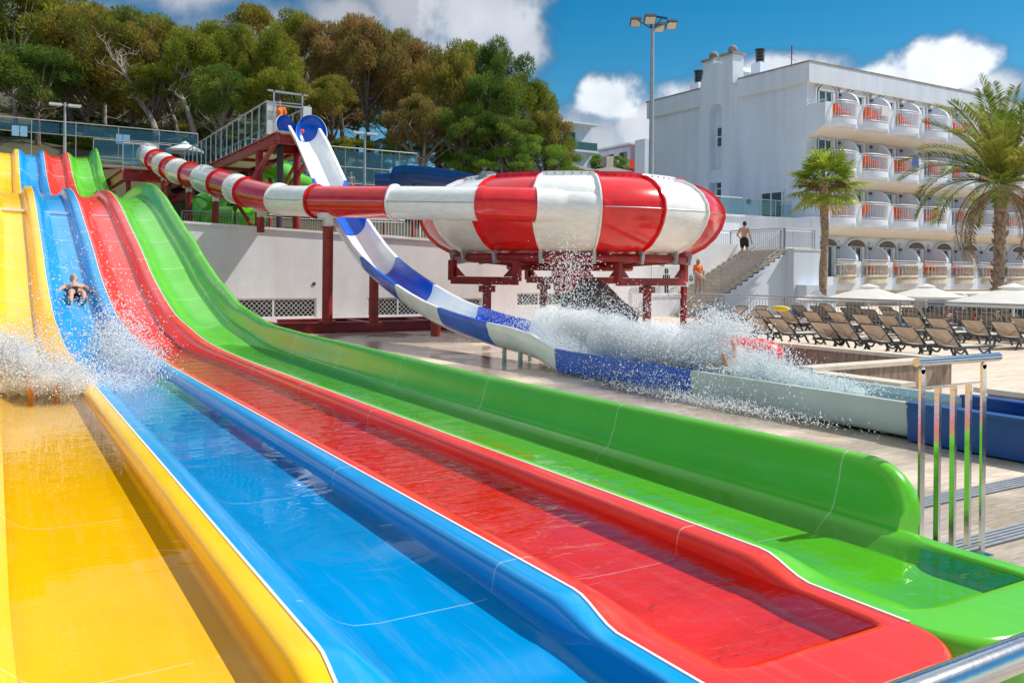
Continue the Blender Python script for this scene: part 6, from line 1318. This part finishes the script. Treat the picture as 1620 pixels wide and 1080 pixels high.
# visitors behind the glass on the far terrace and by the pool
for k, (u, v, yy, mt, lb) in enumerate(((552, 262, 48.4, 'cloth_orange', 'visitor in a pale top behind the terrace glass just right of the speed slide'), (594, 258, 48.8, 'cloth_black', 'visitor in black shorts behind the terrace glass near the lamp post'), (612, 258, 49.2, 'cloth_blue', 'visitor in blue behind the terrace glass left of the blue flume'), (628, 258, 48.6, 'cloth_black', 'visitor standing rightmost behind the terrace glass'))):
    P = atY(u, v, yy); person('person', (P[0], yy, 5.9), R(160+k*25), {}, lb, scale=.98, clothes=(('shorts', mt),), female=k % 2 == 0, fingers=False)
for k, (u, v, b, mt, lb) in enumerate(((1473, 470, 29.5, 'cloth_orange', 'sunbather in orange standing behind the loungers under the middle parasol'), (1500, 472, 30.5, 'cloth_pink', 'bather in pink walking behind the fence'), (1543, 470, 27.5, 'cloth_orange', 'bather wrapped in orange left of the date palm'))):
    P = atD(u, v, b); person('person', (P[0], P[1], -.95), R(200-k*40), {}, lb, skin='skin_tan', scale=.97, clothes=(('tshirt' if k != 1 else 'shorts', mt),), fingers=False, female=True)

# ================================================================== SPRAY
def droplets(name, label, blobs, seed, kind='stuff', cat='spray'):
    rng = np.random.default_rng(seed); PTS = []; SZ = []; DR = []
    for (u, v, su, sv, n, lo, hi, X, sx, rotd) in blobs:
        a = rng.normal(size=n); b = rng.normal(size=n); ca, sa = math.cos(R(rotd)), math.sin(R(rotd)); uu = u+su*a*ca-sv*b*sa; vv = v+su*a*sa+sv*b*ca
        Xs = X+rng.normal(size=n)*sx; fn_ = atD if X > 9.5 or name == 'splash_d' else atX
        for i in range(n):
            p = fn_(uu[i], vv[i], Xs[i])
            if p[2] < .05 or p[1] < .5: continue
            if 8.3 < p[1] < 8.85 and p[2] > .50 and p[0] < 9.0 and X < 9.5: continue      # the spray opens round the rider's feet
            PTS.append(p); SZ.append(lo+(hi-lo)*rng.random()**2.2)
    P = np.array(PTS); S = np.array(SZ)[:, None, None]; n = len(P)
    d = rng.normal(size=(n, 3))+np.array([0, 0, .8]); d /= np.linalg.norm(d, axis=1)[:, None]; e1 = np.cross(d, rng.normal(size=(n, 3))); e1 /= np.linalg.norm(e1, axis=1)[:, None]; e2 = np.cross(d, e1)
    st_ = (1+3.2*rng.random(n)**2.5*(S[:, 0, 0] < .011))[:, None]
    V = np.stack([d*st_, e1, e2, -e1, -e2, -d*st_*.8], 1)*S+P[:, None, :]
    Fc = np.array([(0, 1, 2), (0, 2, 3), (0, 3, 4), (0, 4, 1), (5, 2, 1), (5, 3, 2), (5, 4, 3), (5, 1, 4)], dtype=np.int32); Fa = (Fc[None]+(np.arange(n, dtype=np.int32)*6)[:, None, None]).reshape(-1)
    me = bpy.data.meshes.new(name); me.vertices.add(6*n); me.vertices.foreach_set('co', V.astype(np.float32).ravel()); me.loops.add(len(Fa)); me.loops.foreach_set('vertex_index', Fa); me.polygons.add(8*n); me.polygons.foreach_set('loop_start', np.arange(0, 24*n, 3, dtype=np.int32)); me.update(calc_edges=True)
    me.polygons.foreach_set('use_smooth', [True]*(8*n)); me.materials.append(MT['foam']); o = bpy.data.objects.new(name, me); COL.objects.link(o); meta(o, label, cat, kind=kind); return o
def mist_puffs(name, label, blobs, seed):
    rng = np.random.default_rng(seed); m = MB()
    for (u, v, su, sv, n, lo, hi, D, sx, rotd) in blobs:
        ca, sa = math.cos(R(rotd)), math.sin(R(rotd))
        for i in range(n):
            a, b = rng.uniform(-1.5, 1.5), rng.normal()*.8; u_, v_ = u+su*a*ca-sv*b*sa, v+su*a*sa+sv*b*ca; p = atD(u_, v_, D+rng.normal()*sx) if D > 9.5 else atX(u_, v_, D+rng.normal()*sx)
            if p[2] < .1: continue
            r_ = lo+(hi-lo)*rng.random(); m.ball(p, (r_, r_*1.2, r_*.85), 10, 7)
    o = m.build('tmp', 'spray_mist', None); md = o.modifiers.new('r', 'REMESH'); md.mode = 'VOXEL'; md.voxel_size = .03
    me = bpy.data.meshes.new_from_object(o.evaluated_get(bpy.context.evaluated_depsgraph_get())); me.name = name; me.materials.clear(); me.materials.append(MT['spray_mist']); bpy.data.objects.remove(o)
    o = bpy.data.objects.new(name, me); COL.objects.link(o); meta(o, label, 'spray', kind='stuff'); return o
big = [(925, 512, 46, 12, 16000, .003, .012, 8.9, .25, 7), (1010, 536, 66, 15, 26000, .003, .012, 8.9, .25, 8), (1105, 560, 44, 14, 18000, .003, .012, 8.9, .25, 4), (895, 448, 24, 28, 1500, .004, .015, 9.1, .35, 10), (905, 415, 18, 18, 380, .006, .018, 9.1, .35, 0), (850, 490, 46, 22, 1300, .003, .010, 9.0, .3, 10),
       (1130, 520, 28, 11, 4200, .005, .016, 9.1, .35, 0), (1195, 568, 40, 15, 10000, .003, .012, 8.9, .25, 10), (1280, 592, 50, 7, 6600, .003, .010, 8.85, .2, 8), (1030, 600, 95, 14, 3000, .003, .010, 8.2, .12, 8), (960, 522, 30, 8, 8200, .003, .011, 8.9, .2, 8), (1160, 506, 30, 10, 1700, .006, .017, 9.2, .35, 22), (800, 522, 30, 8, 1200, .003, .009, 8.9, .2, 10), (975, 485, 52, 17, 2200, .003, .010, 9.0, .35, 0), (1150, 634, 80, 6, 5000, .003, .009, 8.1, .25, 9), (1010, 612, 60, 5, 2500, .003, .008, 8.15, .2, 9)]
droplets('splash', 'white burst of spray thrown up by the rider in the run-out trough of the speed slide', big, 1)
mist_puffs('spray_mist', 'soft white spray hanging over the run-out trough of the speed slide', [(925, 514, 46, 11, 130, .07, .19, 8.95, .14, 8), (1010, 537, 54, 15, 190, .08, .22, 8.95, .14, 8), (1075, 555, 30, 13, 90, .07, .17, 9.1, .12, 5), (1150, 566, 40, 12, 90, .06, .15, 9.1, .12, 8), (1210, 582, 50, 5, 50, .04, .10, 8.9, .1, 9), (1290, 598, 55, 3, 40, .03, .06, 8.9, .1, 9)], 2)
yel = [(25, 592, 36, 22, 15000, .002, .009, 10.0, .22, 10), (70, 622, 46, 13, 13000, .002, .009, 9.9, .22, 5), (5, 568, 28, 16, 5000, .003, .010, 10.1, .2, 15), (110, 612, 26, 18, 5000, .003, .010, 9.9, .22, 0), (60, 560, 55, 26, 1500, .003, .011, 10.2, .3, 15), (165, 622, 34, 13, 5000, .002, .009, 10.3, .18, 8), (70, 500, 26, 40, 260, .004, .011, 10.4, .3, 0), (60, 636, 46, 8, 8000, .002, .009, 9.15, .15, 4), (40, 648, 44, 5, 4500, .002, .008, 9.0, .15, 4), (85, 628, 34, 10, 11000, .002, .008, 9.5, .15, 0)]
droplets('splash', 'white wall of spray across the yellow lane at the left edge', yel, 3)
mist_puffs('spray_mist', 'soft white spray over the foot of the yellow lane', [(5, 600, 34, 17, 120, .05, .13, 10.0, .1, 16), (55, 622, 40, 12, 140, .04, .12, 9.8, .1, 5), (45, 640, 34, 5, 60, .05, .10, 9.3, .1, 4), (120, 624, 26, 9, 60, .04, .10, 9.9, .1, 5), (175, 628, 24, 5, 30, .03, .06, 10.2, .1, 8)], 4)
blu = [(185, 560, 22, 20, 2400, .004, .015, 11.0, .25, 20), (215, 585, 26, 18, 3200, .004, .013, 11.1, .25, 10), (175, 530, 18, 18, 600, .005, .015, 11.2, .25, 0), (205, 525, 28, 22, 450, .005, .014, 11.6, .3, 40), (160, 480, 30, 45, 260, .005, .014, 12.3, .4, 60), (195, 620, 30, 16, 2400, .003, .012, 10.6, .2, 10), (235, 560, 25, 16, 700, .004, .012, 11.8, .2, 30), (120, 420, 30, 40, 160, .008, .018, 17, .3, 60)]
droplets('splash', 'scattered bright drops flying over the blue and red lanes', blu, 5)
SC.cycles.transparent_max_bounces = 24; SC.cycles.max_bounces = 12; SC.cycles.diffuse_bounces = 6; SC.cycles.glossy_bounces = 4; SC.cycles.volume_bounces = 8; SC.cycles.transmission_bounces = 4; SC.cycles.caustics_reflective = False; SC.cycles.caustics_refractive = False
for o in list(bpy.data.objects):
    if '_o' in o: del o['_o']
